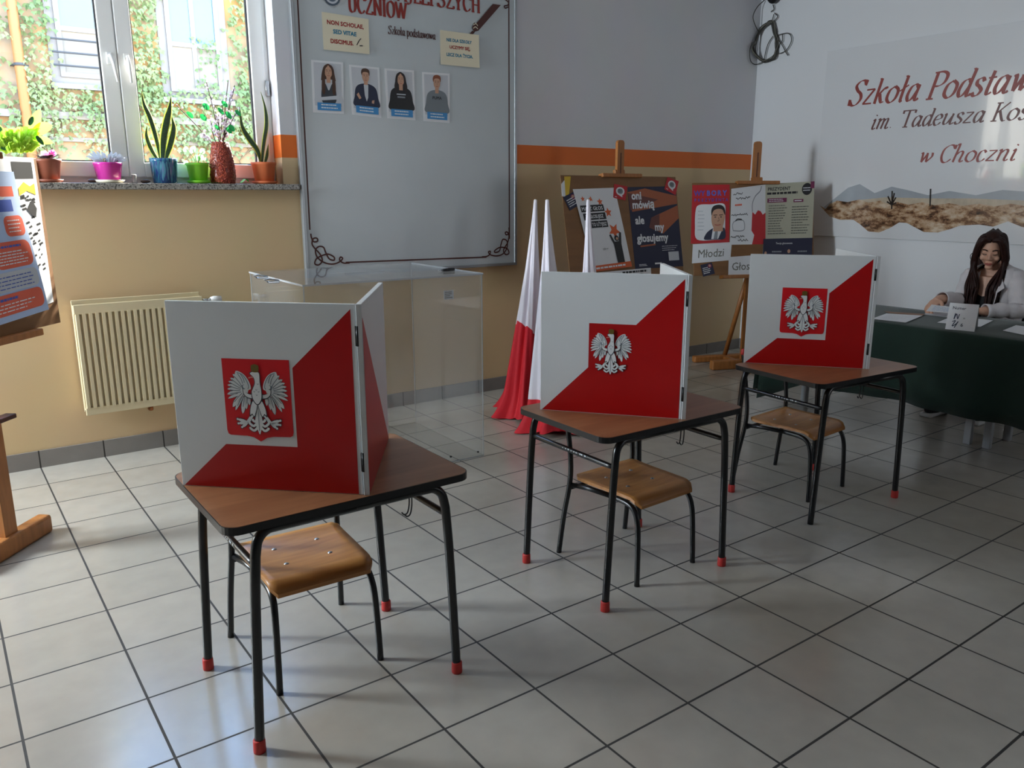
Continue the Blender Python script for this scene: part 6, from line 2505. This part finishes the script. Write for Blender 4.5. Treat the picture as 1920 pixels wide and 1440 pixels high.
b = MB().lathe([(r, SZ + .0005 + z_) for r, z_ in prof] + [(.040, SZ + .246), (.038, SZ + .10)], (c.x, c.y, 0), 30)
b.build('vase_body', M['bead'], t)
b = MB()
for i in range(950):
    zz = rr.uniform(.004, .244)
    a = rr.uniform(-PI, 0.35) if rr.random() < .85 else rr.uniform(0, 2 * PI)
    r = vr(zz)
    p = V((c.x + math.cos(a) * r, c.y + math.sin(a) * r, SZ + zz))
    s_ = rr.uniform(.0035, .0058)
    d1, d2, d3 = V((s_, 0, 0)), V((0, s_, 0)), V((0, 0, s_ * 1.2))
    b.add([p + d1, p - d1, p + d2, p - d2, p + d3, p - d3], [(0, 2, 4), (2, 1, 4), (1, 3, 4), (3, 0, 4), (2, 0, 5), (1, 2, 5), (3, 1, 5), (0, 3, 5)], 0, False)
bd = b.build('beads', M['bead'], t)
bd['kind'] = 'stuff'
tips = [((330, 196), .02), ((386, 150), .03), (((402, 200)), .05), ((428, 150), .03), ((440, 160), .04), ((446, 205), .02), ((418, 190), .01), ((396, 230), .01), ((436, 225), .05), ((380, 250), .0), ((432, 178), .02), ((410, 215), .04)]
tw, bl_, lv = MB(), MB(), MB()
for (px, py), yy in tips:
    q0 = V((c.x + rr.uniform(-.02, .02), c.y + rr.uniform(-.015, .015), SZ + .20))
    q2 = sill_h(px, py, yy)
    q1 = q0.lerp(q2, .5) + V((rr.uniform(-.012, .012), 0, .015))
    tw.tube(catmull([q0, q1, q2], 6), .0026, 6)
    for k in range(18):
        f = rr.uniform(.25 if py < 225 else .5, 1.02)
        p = q0.lerp(q2, f) + V((rr.gauss(0, .011), rr.gauss(0, .008), rr.gauss(0, .011)))
        if px < 345 and f < .85:
            continue
        bl_.ell(p, (rr.uniform(.004, .009),) * 3, n=6, m=4)
for px, py, w in ((355, 215, .018), (385, 200, .022), (380, 220, .022), (420, 195, .018), (427, 215, .020), (413, 208, .016), (433, 240, .022), (428, 245, .018), (406, 240, .014), (445, 212, .016)):
    p = sill_h(px, py, .0)
    a = rr.uniform(-.6, .6)
    leaf(lv, p + V((-.012 * math.cos(a), 0, .016)), p + V((.020, -.004, -.020 + .01 * a)), w * .75, n=6)
tw.build('twigs', M['twig'], t)
bl_.build('blossom', M['blossom'], t)['kind'] = 'stuff'
lv.build('paper_leaves', M['paper_green'], t)

t, c, z = pot('terracotta pot with two curved snake plant leaves at the right end of the sill', 'plant', 495, .074, .058, .125, M['clay'], saucer=M['clay'], y=.025, rim=.012)
snake(t, [(((491, 305, .03), (482, 280, .03), (466, 258, .03), (454, 235, .03), (449, 198, .03)), .019),
          (((491, 305, .02), (495, 268, .02), (500, 235, .02), (498, 205, .02), (489, 172, .02)), .015),
          (((497, 306, .05), (501, 290, .05), (503, 270, .05)), .012)])

# small things between the pots
for px, w, lb, y in ((173, .030, 'dark brown pebble on the sill left of the magenta pot', .02), (271, .028, 'dark brown pebble on the sill left of the striped pot', .02)):
    p = at_sill(px, y)
    o = MB().ell(p + V((0, 0, .011)), (w, .016, .011), n=16, m=8, fn=lambda q: V((q.x, q.y, q.z * (1 - .25 * q.x)))).build('pebble', mat('brown_pebble', '4e342c', .45))
    tag(o, lb, 'stone', 'pebbles on the sill')
b = MB()
for x0, x1, hgt, w in ((437, 470, .0, .03), (447, 465, .03, .028)):
    leaf(b, at_sill(x0, .0) + V((0, 0, .004)), at_sill(x1, .0) + V((0, 0, .004 + hgt * .2)), w, V((0, 0, hgt)), V((0, 0, 1)), .1)
leaf(b, at_sill(425, -.02) + V((0, 0, .003)), at_sill(386, -.02) + V((0, 0, .003)), .022, V((0, 0, .004)), V((0, 0, 1)), .1)
o = b.build('paper_leaf', mat('pale_green_paper', '7fd36a', .6))
tag(o, 'fallen pale green paper leaves lying by the beaded vase', 'leaf')
p = at_sill(250, .03)
o = MB().lathe([(.014, SZ), (.016, SZ + .004), (.011, SZ + .02), (.014, SZ + .045), (.012, SZ + .05), (.009, SZ + .02), (.0, SZ + .018)], (p.x, p.y, 0), 16).build('glass_cup', mat('clear_little_glass', 'e6e4e0', .1, trans=.6))
tag(o, 'tiny clear glass cup on the sill between magenta and striped pots', 'cup')
